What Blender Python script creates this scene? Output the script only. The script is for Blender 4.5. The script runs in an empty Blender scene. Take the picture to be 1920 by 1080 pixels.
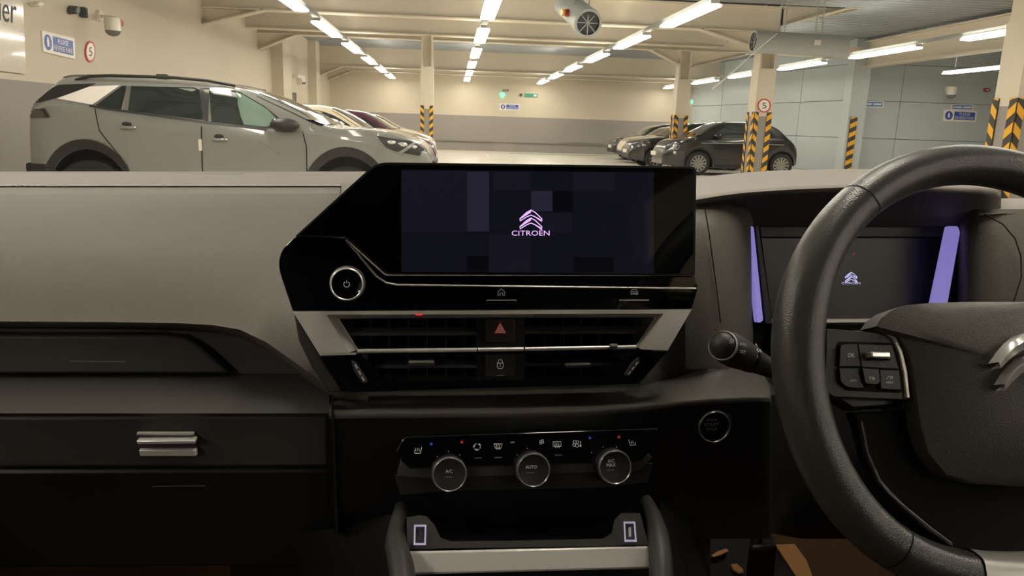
import bpy, bmesh, math, random
from mathutils import Vector, Matrix, noise
random.seed(7)
S = bpy.context.scene
col = S.collection
# ------------------------------------------------------------------ camera
F = 1380.0                     # focal length in pixels of the 1920x1080 frame
CAMH = 1.24
PITCH, ROLL = math.radians(12.5), math.radians(1.84)
YAW_G, YAW_C = math.radians(4.9), math.radians(9.0)   # against the garage, against the own car
def axes(yaw):
    f = Vector((math.sin(yaw)*math.cos(PITCH), math.cos(yaw)*math.cos(PITCH), -math.sin(PITCH)))
    r = Vector((math.cos(yaw), -math.sin(yaw), 0)); u = r.cross(f)
    c, s = math.cos(ROLL), math.sin(ROLL)
    return r*c + u*s, u*c - r*s, f
AG, AC = axes(YAW_G), axes(YAW_C)
CAM = Vector((0, 0, CAMH))
CARZ = YAW_C - YAW_G           # the own car is parked a little askew
cd = bpy.data.cameras.new('camera'); cam = bpy.data.objects.new('camera', cd); col.objects.link(cam)
cd.sensor_width = 36; cd.lens = 36*F/1920; cd.clip_start = .02; cd.clip_end = 200
r, u, f = AG
cam.matrix_world = Matrix(((r.x, u.x, -f.x, 0), (r.y, u.y, -f.y, 0), (r.z, u.z, -f.z, CAMH), (0, 0, 0, 1)))
S.camera = cam
# ------------------------------------------------------------------ world, exposure
w = bpy.data.worlds.new('world'); S.world = w; w.use_nodes = True
w.node_tree.nodes['Background'].inputs[0].default_value = (.5, .47, .42, 1)
w.node_tree.nodes['Background'].inputs[1].default_value = .02
LAMP = 15.0
S.view_settings.view_transform = 'Standard'; S.view_settings.look = 'None'
S.view_settings.exposure = 0.9; S.view_settings.gamma = 1.0; S.view_settings.use_curve_mapping = False

# ------------------------------------------------------------------ pixels to places
def ray(x, y, A): return A[2] + A[0]*((x-960)/F) - A[1]*((y-540)/F)
def CY(x, y, Y):                       # own car: on the plane Y, camera at the origin
    d = ray(x, y, AC); return d*(Y/d.y)
def GY(x, y, Y): d = ray(x, y, AG); return d*(Y/d.y) + CAM
def GX(x, y, X): d = ray(x, y, AG); return d*(X/d.x) + CAM
def GZ(x, y, Z): d = ray(x, y, AG); return d*((Z-CAMH)/d.z) + CAM
class Plane:
    def __init__(s, p, n, fr='C'):
        s.fr = fr; s.p = Vector(p); s.n = Vector(n).normalized()
    def pt(s, x, y, off=0.0):
        d = ray(x, y, AC if s.fr == 'C' else AG)
        o = CAM if s.fr == 'G' else Vector((0, 0, 0))
        q = s.p + s.n*off
        return o + d*(((q-o).dot(s.n))/d.dot(s.n))
    def mapped(s, off): return lambda x, y: s.pt(x, y, off)
def cplane(px, py, Y, deg): a = math.radians(deg); return Plane(CY(px, py, Y), (0, -math.cos(a), math.sin(a)))

# ------------------------------------------------------------------ materials
def lin(c):
    return tuple(((v/255)/12.92 if v/255 <= .04045 else ((v/255+.055)/1.055)**2.4) for v in c) + (1,)
MATS = {}
def M(name, rgb, rough=.5, metal=0, spec=.5, var=.06, vscale=6, bump=0, bscale=600, btype='noise', coat=0, emit=None, estr=0, alpha=None, trans=0):
    m = bpy.data.materials.new(name); m.use_nodes = True; nt = m.node_tree; b = nt.nodes['Principled BSDF']
    tc = nt.nodes.new('ShaderNodeTexCoord')
    nz = nt.nodes.new('ShaderNodeTexNoise'); nz.inputs['Scale'].default_value = vscale; nz.inputs['Detail'].default_value = 4
    nt.links.new(tc.outputs['Object'], nz.inputs['Vector'])
    mx = nt.nodes.new('ShaderNodeMix'); mx.data_type = 'RGBA'
    c = lin(rgb); mx.inputs[6].default_value = tuple(v*(1-var) for v in c[:3])+(1,); mx.inputs[7].default_value = tuple(min(1, v*(1+var)) for v in c[:3])+(1,)
    nt.links.new(nz.outputs['Fac'], mx.inputs[0]); nt.links.new(mx.outputs[2], b.inputs['Base Color'])
    b.inputs['Roughness'].default_value = rough; b.inputs['Metallic'].default_value = metal
    b.inputs['Specular IOR Level'].default_value = spec; b.inputs['Coat Weight'].default_value = coat
    b.inputs['Coat Roughness'].default_value = .04
    if trans: b.inputs['Transmission Weight'].default_value = trans
    if alpha is not None: b.inputs['Alpha'].default_value = alpha
    if emit: b.inputs['Emission Color'].default_value = lin(emit); b.inputs['Emission Strength'].default_value = estr
    if bump:
        if btype == 'noise': t = nt.nodes.new('ShaderNodeTexNoise'); t.inputs['Detail'].default_value = 3; out = 'Fac'
        else: t = nt.nodes.new('ShaderNodeTexVoronoi'); out = 'Distance'
        t.inputs['Scale'].default_value = bscale; nt.links.new(tc.outputs['Object'], t.inputs['Vector'])
        bp = nt.nodes.new('ShaderNodeBump'); bp.inputs['Strength'].default_value = bump; bp.inputs['Distance'].default_value = .001
        nt.links.new(t.outputs[out], bp.inputs['Height']); nt.links.new(bp.outputs['Normal'], b.inputs['Normal'])
    MATS[name] = m; return m
# garage
M('wall_paint', (204, 194, 174), .55, vscale=.6, var=.03)
M('wall_grey', (150, 144, 138), .6, vscale=.6, var=.03)
M('steel_cream', (212, 202, 182), .5, vscale=2, var=.03)
M('deck_metal', (150, 156, 158), .45, metal=.2, vscale=1, var=.1)
M('concrete', (206, 200, 188), .35, vscale=.4, var=.08, bump=.1, bscale=30)
M('blue_clad', (184, 194, 195), .34, metal=.0, vscale=.5, var=.04)
M('haz_dark', (58, 54, 50), .6); M('haz_yellow', (235, 172, 30), .5)
M('lamp_glow', (255, 250, 240), .4, emit=(255, 245, 228), estr=LAMP)
M('lamp_tray', (190, 190, 186), .5); M('duct_grey', (168, 172, 168), .5, metal=0); M('dark_grille', (70, 74, 78), .5)
M('white_plastic', (228, 222, 208), .4); M('sign_white', (235, 230, 222), .3); M('sign_blue', (50, 84, 178), .35); M('sign_blue_light', (90, 140, 200), .35)
M('sign_red', (200, 60, 55), .4); M('sign_black', (60, 60, 62), .5); M('sign_grey', (120, 116, 108), .5); M('board_gloss', (216, 208, 196), .12, coat=.6)
M('beacon_red', (170, 40, 45), .3); M('signal_yellow', (220, 170, 40), .4); M('smoke_dome', (120, 118, 112), .12)
M('exit_green', (40, 130, 100), .4, emit=(40, 130, 100), estr=.25); M('exit_lamp', (60, 255, 170), .4, emit=(70, 255, 180), estr=3)
M('floor_green', (70, 130, 95), .5); M('floor_line', (225, 218, 205), .5)
# cars
def paint(n, rgb, met=.2): return M(n, rgb, .28, met, .5, var=.01, coat=1.0)
paint('paint_grey', (132, 132, 128), .0); paint('paint_cream', (230, 216, 186), 0); paint('paint_purple', (92, 34, 62), .3)
paint('paint_white', (225, 218, 205), 0); paint('paint_black', (6, 6, 7), 0); paint('paint_dark', (26, 28, 30), .2)
M('car_glass', (26, 34, 32), .03, spec=.9, coat=1, var=.02); M('car_glass_clear', (120, 146, 130), .03, spec=.8, coat=1, var=.02)
M('trim_black', (34, 34, 34), .5); M('arch_dark', (12, 12, 13), .8); M('tyre', (28, 28, 28), .75); M('alloy', (170, 168, 162), .25, metal=.8)
M('chrome', (225, 222, 216), .08, metal=1, var=.01); M('reflection_white', (240, 234, 228), .35); M('tail_red', (90, 20, 20), .15, coat=1); M('tail_smoke', (70, 66, 58), .15, coat=1)
M('lens', (210, 210, 205), .08, metal=.6, coat=1); M('plate_white', (220, 216, 200), .5)
# own car
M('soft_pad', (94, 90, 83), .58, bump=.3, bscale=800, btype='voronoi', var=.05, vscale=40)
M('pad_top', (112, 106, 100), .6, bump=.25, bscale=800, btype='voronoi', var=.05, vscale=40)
M('hard_dark', (60, 58, 55), .5, bump=.2, bscale=700, var=.06, vscale=30)
M('mid_pad', (80, 77, 72), .5, bump=.25, bscale=800, btype='voronoi'); M('emblem_bright', (240, 238, 235), .22, metal=.45); M('tint_glass', (10, 11, 12), .05)
M('hard_black', (24, 24, 24), .45, bump=.15, bscale=700)
M('seam_dark', (14, 14, 14), .8)
M('piano', (9, 9, 10), .07, coat=.5, var=.02); M('screen_glass', (7, 8, 10), .04, spec=.5, var=.02)
M('cavity', (6, 6, 6), .9); M('slat_dark', (62, 62, 64), .4); M('ring_dim', (140, 140, 138), .25, metal=.5); M('display_matte', (22, 22, 22), .4); M('vane', (44, 44, 46), .5)
M('satin_silver', (226, 222, 216), .34, metal=.2, var=.03); M('bright_chrome', (240, 238, 234), .25, metal=.5, var=.01)
M('button_dark', (38, 38, 38), .45); M('print_white', (215, 212, 205), .6, emit=(215, 212, 205), estr=.05); M('print_dim', (120, 118, 112), .6)
M('hazard_red', (190, 44, 34), .4, emit=(190, 44, 34), estr=.06); M('dot_blue', (50, 80, 190), .5, emit=(50, 80, 190), estr=.12); M('dot_red', (190, 50, 40), .5, emit=(190, 50, 40), estr=.12)
M('led_red', (200, 20, 30), .4, emit=(255, 20, 40), estr=.5)
M('lcd_base', (4, 4, 6), .05, emit=(25, 25, 35), estr=.28); M('lcd_lift', (4, 4, 6), .05, emit=(46, 42, 60), estr=.36); M('lcd_mid', (4, 4, 6), .05, emit=(31, 30, 42), estr=.32); M('lcd_low', (4, 4, 6), .05, emit=(15, 15, 22), estr=.26)
M('logo_pink', (200, 170, 230), .4, emit=(222, 178, 252), estr=.6); M('logo_blue', (180, 180, 220), .4, emit=(190, 190, 240), estr=.5)
M('glow_violet', (110, 100, 160), .6, emit=(160, 148, 232), estr=.30, bump=.3, bscale=420, btype='voronoi'); M('glow_dim', (90, 84, 130), .6, emit=(92, 84, 150), estr=.8)  # violet emission imitates display glow on the leather
M('rim_leather', (84, 83, 80), .29, spec=.6, bump=.2, bscale=900, btype='voronoi'); M('hub_grain', (96, 92, 86), .48, bump=.3, bscale=900, btype='voronoi')
M('usb_frame', (200, 196, 220), .3, emit=(205, 200, 235), estr=.15); M('usb_dark', (18, 18, 18), .5)
M('carpet', (70, 48, 26), .95, bump=.5, bscale=300); M('paper_tan', (190, 140, 88), .8); M('foot_glow', (255, 190, 120), .5, emit=(255, 180, 100), estr=3.5)
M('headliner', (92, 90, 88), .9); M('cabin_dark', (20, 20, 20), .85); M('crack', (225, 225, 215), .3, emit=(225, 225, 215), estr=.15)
m = bpy.data.materials.new('windscreen_glass'); m.use_nodes = True; nt = m.node_tree; nt.nodes.clear()
o_ = nt.nodes.new('ShaderNodeOutputMaterial'); tr = nt.nodes.new('ShaderNodeBsdfTransparent'); gl = nt.nodes.new('ShaderNodeBsdfGlossy'); mx = nt.nodes.new('ShaderNodeMixShader'); lw = nt.nodes.new('ShaderNodeLayerWeight'); pw_ = nt.nodes.new('ShaderNodeMath'); fr = nt.nodes.new('ShaderNodeMath')
tr.inputs[0].default_value = (.97, .98, .97, 1); gl.inputs['Roughness'].default_value = .02; lw.inputs[0].default_value = .5; pw_.operation = 'POWER'; pw_.inputs[1].default_value = 5; fr.operation = 'MULTIPLY_ADD'; fr.inputs[1].default_value = .8; fr.inputs[2].default_value = .03; nt.links.new(lw.outputs['Facing'], pw_.inputs[0]); nt.links.new(pw_.outputs[0], fr.inputs[0])
nt.links.new(fr.outputs[0], mx.inputs[0]); nt.links.new(tr.outputs[0], mx.inputs[1]); nt.links.new(gl.outputs[0], mx.inputs[2]); nt.links.new(mx.outputs[0], o_.inputs[0]); MATS['windscreen_glass'] = m

# ------------------------------------------------------------------ object helpers
BASE = {}
def thing(name, label, cat, base=(0, 0, 0), fr='G', group=None, kind=None, rotz=0):
    o = bpy.data.objects.new(name, None); col.objects.link(o); o.empty_display_size = .1
    b = Vector(base); BASE[o.name] = b
    if fr == 'C':
        o.rotation_euler = (0, 0, CARZ); o.location = CAM + Matrix.Rotation(CARZ, 3, 'Z') @ b
    else: o.location = b; o.rotation_euler = (0, 0, rotz)
    tag(o, label, cat, group, kind); return o
def tag(o, label=None, cat=None, group=None, kind=None):
    if label: o['label'] = label
    if cat: o['category'] = cat
    if group: o['group'] = group
    if kind: o['kind'] = kind
    return o
def mk(name, V, Fc, mat, parent=None, smooth=0, bevel=0, seg=2, fmat=None, fr='G', label=None):
    me = bpy.data.meshes.new(name)
    b = Vector((0, 0, 0))
    if parent is not None: b = BASE[parent.name]
    me.from_pydata([tuple(Vector(v)-b) for v in V], [], Fc)
    for k in ([mat] if isinstance(mat, str) else mat): me.materials.append(MATS[k])
    if fmat: me.polygons.foreach_set('material_index', fmat)
    bm = bmesh.new(); bm.from_mesh(me); bmesh.ops.remove_doubles(bm, verts=bm.verts, dist=1e-6); bmesh.ops.recalc_face_normals(bm, faces=bm.faces); bm.to_mesh(me); bm.free()
    if smooth:
        me.shade_smooth(); me.set_sharp_from_angle(angle=math.radians(smooth))
    o = bpy.data.objects.new(name, me); col.objects.link(o)
    if parent is not None: o.parent = parent; BASE[o.name] = b
    elif fr == 'C': o.location = CAM; o.rotation_euler = (0, 0, CARZ); BASE[o.name] = Vector((0, 0, 0))
    else: BASE[o.name] = Vector((0, 0, 0))
    if bevel:
        md = o.modifiers.new('bevel', 'BEVEL'); md.width = bevel; md.segments = seg; md.limit_method = 'ANGLE'; md.angle_limit = math.radians(35)
        if not smooth: me.shade_smooth(); me.set_sharp_from_angle(angle=math.radians(40))
    if label: o['label'] = label
    return o
class MB:
    def __init__(s): s.V = []; s.F = []; s.fm = []
    def add(s, V, Fc, k=0):
        n = len(s.V); s.V += [Vector(v) for v in V]; s.F += [tuple(i+n for i in q) for q in Fc]; s.fm += [k]*len(Fc); return s
    def box(s, lo, hi, k=0):
        x0, y0, z0 = lo; x1, y1, z1 = hi
        return s.add([(x0, y0, z0), (x1, y0, z0), (x1, y1, z0), (x0, y1, z0), (x0, y0, z1), (x1, y0, z1), (x1, y1, z1), (x0, y1, z1)],
                     [(0, 3, 2, 1), (4, 5, 6, 7), (0, 1, 5, 4), (1, 2, 6, 5), (2, 3, 7, 6), (3, 0, 4, 7)], k)
    def prism(s, A, B, k=0):                 # two matching loops
        n = len(A); return s.add(list(A)+list(B), [tuple(range(n)), tuple(range(2*n-1, n-1, -1))] + [(i, i+n, (i+1) % n+n, (i+1) % n) for i in range(n)], k)
    def grid(s, rows, k=0, closed=False):
        n = len(rows[0]); V = [p for r_ in rows for p in r_]; Fc = []
        for i in range(len(rows)-1):
            for j in range(n if closed else n-1):
                a, b = i*n+j, i*n+(j+1) % n; Fc.append((a, b, b+n, a+n))
        return s.add(V, Fc, k)
    def tube(s, pts, rad, n=8, closed=False, k=0, flat=1.0):
        pts = [Vector(p) for p in pts]; N = len(pts); rows = []; prev = None
        for i, p in enumerate(pts):
            a = pts[(i-1) % N] if (closed or i) else p; b = pts[(i+1) % N] if (closed or i < N-1) else p
            t = (b-a).normalized()
            if prev is None: e = t.cross(Vector((0, 0, 1))); e = e if e.length > .1 else t.cross(Vector((1, 0, 0)))
            else: e = prev - t*prev.dot(t)
            e.normalize(); prev = e; g = t.cross(e); rr = rad[i] if isinstance(rad, (list, tuple)) else rad
            rows.append([p + e*(rr*math.cos(2*math.pi*j/n)) + g*(rr*flat*math.sin(2*math.pi*j/n)) for j in range(n)])
        if closed: rows.append(rows[0])
        s.grid(rows, k, True)
        if not closed:
            m_ = len(s.V)-N*n; s.F += [tuple(range(m_+n-1, m_-1, -1)), tuple(range(len(s.V)-n, len(s.V)))]; s.fm += [k, k]
        return s
    def lathe(s, o, ax, prof, n=28, k=0, e=None):     # prof: (distance along axis, radius)
        o, ax = Vector(o), Vector(ax).normalized(); e = Vector(e) if e else (ax.cross(Vector((0, 0, 1))) if abs(ax.z) < .95 else ax.cross(Vector((1, 0, 0))))
        e.normalize(); g = ax.cross(e)
        return s.grid([[o+ax*d+(e*math.cos(2*math.pi*j/n)+g*math.sin(2*math.pi*j/n))*max(rr, 1e-5) for j in range(n)] for d, rr in prof], k, True)
    def build(s, name, mat, parent=None, **kw): return mk(name, s.V, s.F, mat, parent, fmat=s.fm if not isinstance(mat, str) else None, **kw)
def rounded(P, r_, n=4):
    out = []; N = len(P)
    for i in range(N):
        p = Vector(P[i]); a = Vector(P[i-1]); b = Vector(P[(i+1) % N]); rr = r_[i] if isinstance(r_, (list, tuple)) else r_
        if rr <= 0: out.append(tuple(p)); continue
        da, db = (a-p), (b-p); la, lb = min(rr, da.length*.48), min(rr, db.length*.48)
        s0, s1 = p+da.normalized()*la, p+db.normalized()*lb
        for k in range(n+1):
            t = k/n; out.append(tuple(s0*(1-t)**2 + p*(2*t*(1-t)) + s1*t*t))
    return out
def plate(name, P, pl, off, thick, mat, parent, r_=0, bevel=0, n=4, label=None):
    if r_: P = rounded(P, r_, n)
    A = [pl.pt(x, y, off) for x, y in P]
    return MB().prism(A, [a - pl.n*thick for a in A]).build(name, mat, parent, bevel=bevel, label=label)
def ribbon_mb(mb, P, w_, f_, closed=False):
    N = len(P); L, R = [], []; P = [Vector(p) for p in P]
    for i, p in enumerate(P):
        a = P[i-1] if (i or closed) else p; b = P[(i+1) % N] if (i < N-1 or closed) else p
        t = (b-a); t = t.normalized() if t.length else Vector((1, 0)); nrm = Vector((-t.y, t.x))
        if (i and i < N-1) or closed:
            t1 = (p-a).normalized(); k = max(.5, abs(Vector((-t1.y, t1.x)).dot(nrm)))
        else: k = 1
        L.append(f_(*(p+nrm*w_/2/k))); R.append(f_(*(p-nrm*w_/2/k)))
    if closed: L.append(L[0]); R.append(R[0])
    mb.grid([L, R]); return mb
def strokes(name, lines, w_, pl, off, mat, parent, dots=(), fills=()):
    mb = MB(); f_ = pl.mapped(off)
    for l in lines:
        cl = l[0] == l[-1] and len(l) > 2
        ribbon_mb(mb, l[:-1] if cl else l, w_, f_, cl)
    for x, y, rr in dots: mb.add([f_(x+rr*math.cos(a*math.pi/5), y+rr*math.sin(a*math.pi/5)) for a in range(10)], [tuple(range(10))])
    for p in fills: mb.add([f_(*q) for q in p], [tuple(range(len(p)))])
    return mb.build(name, mat, parent)
def arc(cx, cy, rr, a0, a1, n=12, ry=None):
    return [(cx+rr*math.cos(math.radians(a0+(a1-a0)*i/n)), cy+(ry or rr)*math.sin(math.radians(a0+(a1-a0)*i/n))) for i in range(n+1)]
_tx = {}
def glyphs(s):
    if s in _tx: return _tx[s]
    cu = bpy.data.curves.new('t', 'FONT'); cu.body = s; cu.resolution_u = 3
    ob = bpy.data.objects.new('t', cu); col.objects.link(ob); dg = bpy.context.evaluated_depsgraph_get(); dg.update()
    me = bpy.data.meshes.new_from_object(ob.evaluated_get(dg)); V = [tuple(v.co[:2]) for v in me.vertices]; Fc = [tuple(p.vertices) for p in me.polygons]
    bpy.data.objects.remove(ob); bpy.data.curves.remove(cu); bpy.data.meshes.remove(me)
    x0, x1 = min(v[0] for v in V), max(v[0] for v in V); y0, y1 = min(v[1] for v in V), max(v[1] for v in V)
    _tx[s] = ([((a-x0)/(x1-x0)-.5, (b-y0)/(y1-y0)-.5) for a, b in V], Fc); return _tx[s]
def text(name, s, cx, cy, w_, h_, pl, off, mat, parent, slope=0, shear=0):
    V, Fc = glyphs(s)
    return mk(name, [pl.pt(cx+a*w_+shear*b*h_, cy-b*h_+slope*a*w_, off) for a, b in V], Fc, mat, parent)
def disc_pts(cx, cy, rx, ry=None, n=32): ry = ry or rx; return [(cx+rx*math.cos(2*math.pi*i/n), cy+ry*math.sin(2*math.pi*i/n)) for i in range(n)]
def loft(name, cols, mat, parent, smooth=50, back=None):
    rows = [[CY(x, y, Y) for y, Y in rr] for x, rr in cols]
    return MB().grid(rows).build(name, mat, parent, smooth=smooth)

# ================================================================== GARAGE
XL, YB, XW = -5.6, 35.2, 22.0     # left wall, end wall, far right
DECK = CAMH+2.95
g = MB().box((XL-.3, -12.3, -.1), (XW+.3, YB+.3, 0)); fl = g.build('floor', 'concrete'); tag(fl, 'pale polished concrete floor of the parking hall', 'floor', kind='structure')
for nm, lo, hi, lb in [('floor_line', (1.35, 27.5, 0), (1.45, 32.5, .004), 'thin pale bay line painted on the hall floor')]:
    tag(MB().box(lo, hi).build(nm, 'floor_line', bevel=0), lb, 'marking')
p0 = GZ(1300, 330, 0)
tag(MB().box((4.6, 18.0, 0), (12.5, 18.6, .004)).build('green_walkway', 'floor_green'), 'green painted strip on the floor in front of the black hatchback', 'marking')
tag(MB().box((2.5, 33.0, 0), (11.0, 33.3, .004)).build('green_walkway', 'floor_green'), 'green painted strip on the floor along the end wall', 'marking')
# corrugated roof deck, ribs running across the hall
rows = [[], []]; y = -12.3; i = 0
prof = [(0, 0), (.10, 0), (.14, .07), (.26, .07), (.30, 0)]
ys = []
while y < YB+.3:
    for a, b in prof[:-1]: ys.append((y+a, b))
    y += .30
mb = MB().grid([[(x, a, DECK+b) for a, b in ys] for x in (XL-.3, XW+.3)])
o = mb.build('ceiling', 'deck_metal'); tag(o, 'blue-grey corrugated metal roof deck above the beams', 'ceiling', kind='structure')
# walls
BAND = 1.60
def wall(name, lo, hi, label, axis):
    o = thing(name, label, 'wall', lo, kind='structure')
    MB().box(lo, (hi[0], hi[1], BAND)).build('grey_band', 'wall_grey', o)
    MB().box((lo[0], lo[1], BAND), hi).build('cream_paint', 'wall_paint', o); return o
wl = wall('wall_left', (XL-.25, -12.3, 0), (XL, YB, DECK), 'cream side wall with a grey lower band behind the grey suv', 'x')
for ya, yb, d in [(23.0, 24.3, .0), (24.3, 25.8, .28)]:
    pass
MB().box((XL, 24.2, 0), (XL+.35, 25.4, DECK)).build('pilaster', 'wall_paint', wl)
MB().box((XL, 30.2, 0), (XL+.3, 31.0, DECK)).build('pilaster', 'wall_paint', wl)
wb = wall('wall_back', (XL-.25, YB, 0), (XW, YB+.25, DECK), 'cream end wall with a grey lower band across the hall', 'y')
MB().box((-1.2, YB-.06, .40), (9.5, YB, .43)).build('guard_rail', 'sign_grey', wb)
MB().box((1.9, YB-.03, 0), (2.9, YB, 1.05)).build('grey_hatch', 'wall_grey', wb); MB().box((5.2, YB-.03, .5), (7.2, YB, 1.2)).build('grey_hatch', 'wall_grey', wb)
wall('wall_rear', (XL-.25, -12.55, 0), (XW, -12.3, DECK), 'cream wall closing the hall behind the car', 'y')
MB().box((XW, -12.3, 0), (XW+.25, YB, DECK)).build('wall_far_right', 'wall_paint'); tag(bpy.data.objects['wall_far_right'], 'cream wall at the far right of the hall', 'wall', kind='structure')
# blue cladding: each panel its own piece
BX, BY = 12.9, 23.5
wr = thing('wall_right', 'blue-grey metal clad wall with wide panels behind the black hatchback', 'wall', (BX, BY, 0), kind='structure')
zs = [0, 1.17, 2.36, 3.5, DECK]
for a, b in [(12.9, 14.43), (14.43, 17.6), (17.6, 20.8), (20.8, 22.0)]:
    for z0, z1 in zip(zs, zs[1:]):
        MB().box((a+.008, BY, z0+.008), (b-.008, BY+.06, z1-.008)).build('cladding_panel', 'blue_clad', wr, bevel=.006)
MB().box((12.9, BY+.05, 0), (22, BY+.2, DECK)).build('wall_core', 'wall_grey', wr)
e0, e1 = Vector((12.9, 23.5, 0)), Vector((11.35, YB, 0)); dv = (e1-e0)/4; nv = Vector((-dv.y, dv.x, 0)).normalized(); nv = nv if nv.x < 0 else -nv
for k in range(4):
    a, b = e0+dv*(k+.004), e0+dv*(k+.996)
    for z0, z1 in zip(zs, zs[1:]):
        q = [a+nv*.06, b+nv*.06, b, a]
        MB().prism([v+Vector((0, 0, z0+.008)) for v in q], [v+Vector((0, 0, z1-.008)) for v in q]).build('cladding_panel', 'blue_clad', wr, bevel=.006)
q = [e0, e1, e1-nv*.2, e0-nv*.2]; MB().prism(q, [v+Vector((0, 0, DECK)) for v in q]).build('wall_core', 'wall_grey', wr)
# -------------------------------------------------- hazard strips, columns
def chevron_strip(name, parent, x, y, z0, z1, w_, dirn, pitch=.24):
    """corner guard: an angle profile with yellow chevron faces; dirn = +1 slopes one way, -1 the other, 0 both"""
    s = MB().box((x-w_/2, y-.02, z0), (x+w_/2, y+.01, z1)).build(name, 'haz_dark', parent)
    mb = MB(); z = z0
    yy = y-.024
    while z < z1:
        if dirn == 0:
            pts = [[(x-w_/2, z), (x, z+pitch*.45), (x, z+pitch*.95), (x-w_/2, z+pitch*.5)], [(x+w_/2, z), (x, z+pitch*.45), (x, z+pitch*.95), (x+w_/2, z+pitch*.5)]]
        else:
            a, b = (x-w_/2, x+w_/2) if dirn > 0 else (x+w_/2, x-w_/2)
            pts = [[(a, z), (b, z+pitch*.4), (b, z+pitch*.9), (a, z+pitch*.5)]]
        for p in pts:
            p = [(px_, min(pz, z1)) for px_, pz in p]
            mb.prism([(px_, yy, pz) for px_, pz in p], [(px_, yy+.004, pz) for px_, pz in p])
        z += pitch
    mb.build('yellow_chevron', 'haz_yellow', s); tag(s.children[0], kind='stuff') if False else None
    return s
def chevron_side(parent, x, ya, yb, z0, z1, rise, pitch):
    """guard on the face looking towards -X; rise = +1 when the stripes climb towards yb"""
    s = MB().box((x-.02, ya, z0), (x+.01, yb, z1)).build('hazard_strip', 'haz_dark', parent); mb = MB(); z = z0; a, b = (ya, yb) if rise > 0 else (yb, ya)
    while z < z1:
        p = [(q, min(h, z1)) for q, h in [(a, z), (b, z+pitch*.4), (b, z+pitch*.9), (a, z+pitch*.5)]]
        mb.prism([(x-.024, q, h) for q, h in p], [(x-.020, q, h) for q, h in p]); z += pitch
    mb.build('yellow_chevron', 'haz_yellow', s)
def column(x, y, w_, d, label, strips, hz, pitch, ztop=DECK, mat='steel_cream', sides=0):
    c = thing('steel_column', label, 'column', (x, y, 0), group='hall columns')
    # H section: two flanges and a web, boxed in below 2.3 m
    MB().box((x-w_/2, y-d/2, 0), (x+w_/2, y+d/2, hz-.1)).build('grey_base', 'wall_grey', c)
    MB().box((x-w_/2, y-d/2, hz-.1), (x+w_/2, y+d/2, 2.75)).build('casing', 'steel_cream', c)
    mb = MB().box((x-w_/2+.02, y-d/2+.02, 2.75), (x-w_/2+.07, y+d/2-.02, ztop)).box((x+w_/2-.07, y-d/2+.02, 2.75), (x+w_/2-.02, y+d/2-.02, ztop)).box((x-w_/2+.05, y-.03, 2.75), (x+w_/2-.05, y+.03, ztop))
    mb.build('h_section', mat, c)
    if sides:
        chevron_side(c, x-w_/2, y-d/2-.02, y-d/2+sides, 0, hz, -1, pitch); chevron_side(c, x-w_/2, y+d/2-sides, y+d/2, 0, hz, 1, pitch)
    for dx, sw, dr in strips: chevron_strip('hazard_strip', c, x+dx, y-d/2, 0, hz, sw, dr, pitch)
    return c
def px_col(xa, xb, Y, d=.42):
    Y -= d/2; return (GY(xa, 220, Y).x+GY(xb, 220, Y).x)/2, GY(xb, 220, Y).x-GY(xa, 220, Y).x
cx, cw = px_col(788, 812, 21.6); column(cx, 21.6, cw, .34, 'cream steel column with two hazard strips beside the parked cars on the left', [(-cw/2+.05, .10, -1), (cw/2-.05, .10, 1)], 1.70, .21)
cx, cw = px_col(1266, 1290, 22.9); XM = cx; column(cx, 22.9, cw, .40, 'cream steel column with hazard strips behind the bonnet of the black hatchback', [(-cw/2+.05, .10, -1), (cw/2-.06, .12, 1)], 1.70, .23, sides=.1)
cx, cw = px_col(1414, 1447, 18.1, .45); XN = cx; cN = column(cx, 18.1, cw, .45, 'cream column with a round speed limit sign in front of the black hatchback', [(-cw/2+.05, .10, -1), (cw/2-.07, .13, 1)], 1.73, .25, sides=.12)
cx, cw = px_col(1902, 1975, 9.4); column(cx, 9.4, cw, .42, 'nearest cream column with wide hazard chevrons at the right edge', [(-cw/2+.05, .10, -1), (cw/2-.05, .10, 1)], 1.78, .25, sides=.11)
cx, cw = px_col(1592, 1618, 23.2); c5 = thing('wall_post', 'blue-grey wall post with a single hazard strip on the clad wall', 'column', (cx, 23.2, 0))
MB().box((cx-cw/2, 23.05, 0), (cx+cw/2+.1, 23.5, DECK)).build('post', 'blue_clad', c5); chevron_strip('hazard_strip', c5, cx-.04, 23.03, 0, 1.82, .22, 1, .29)
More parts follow.
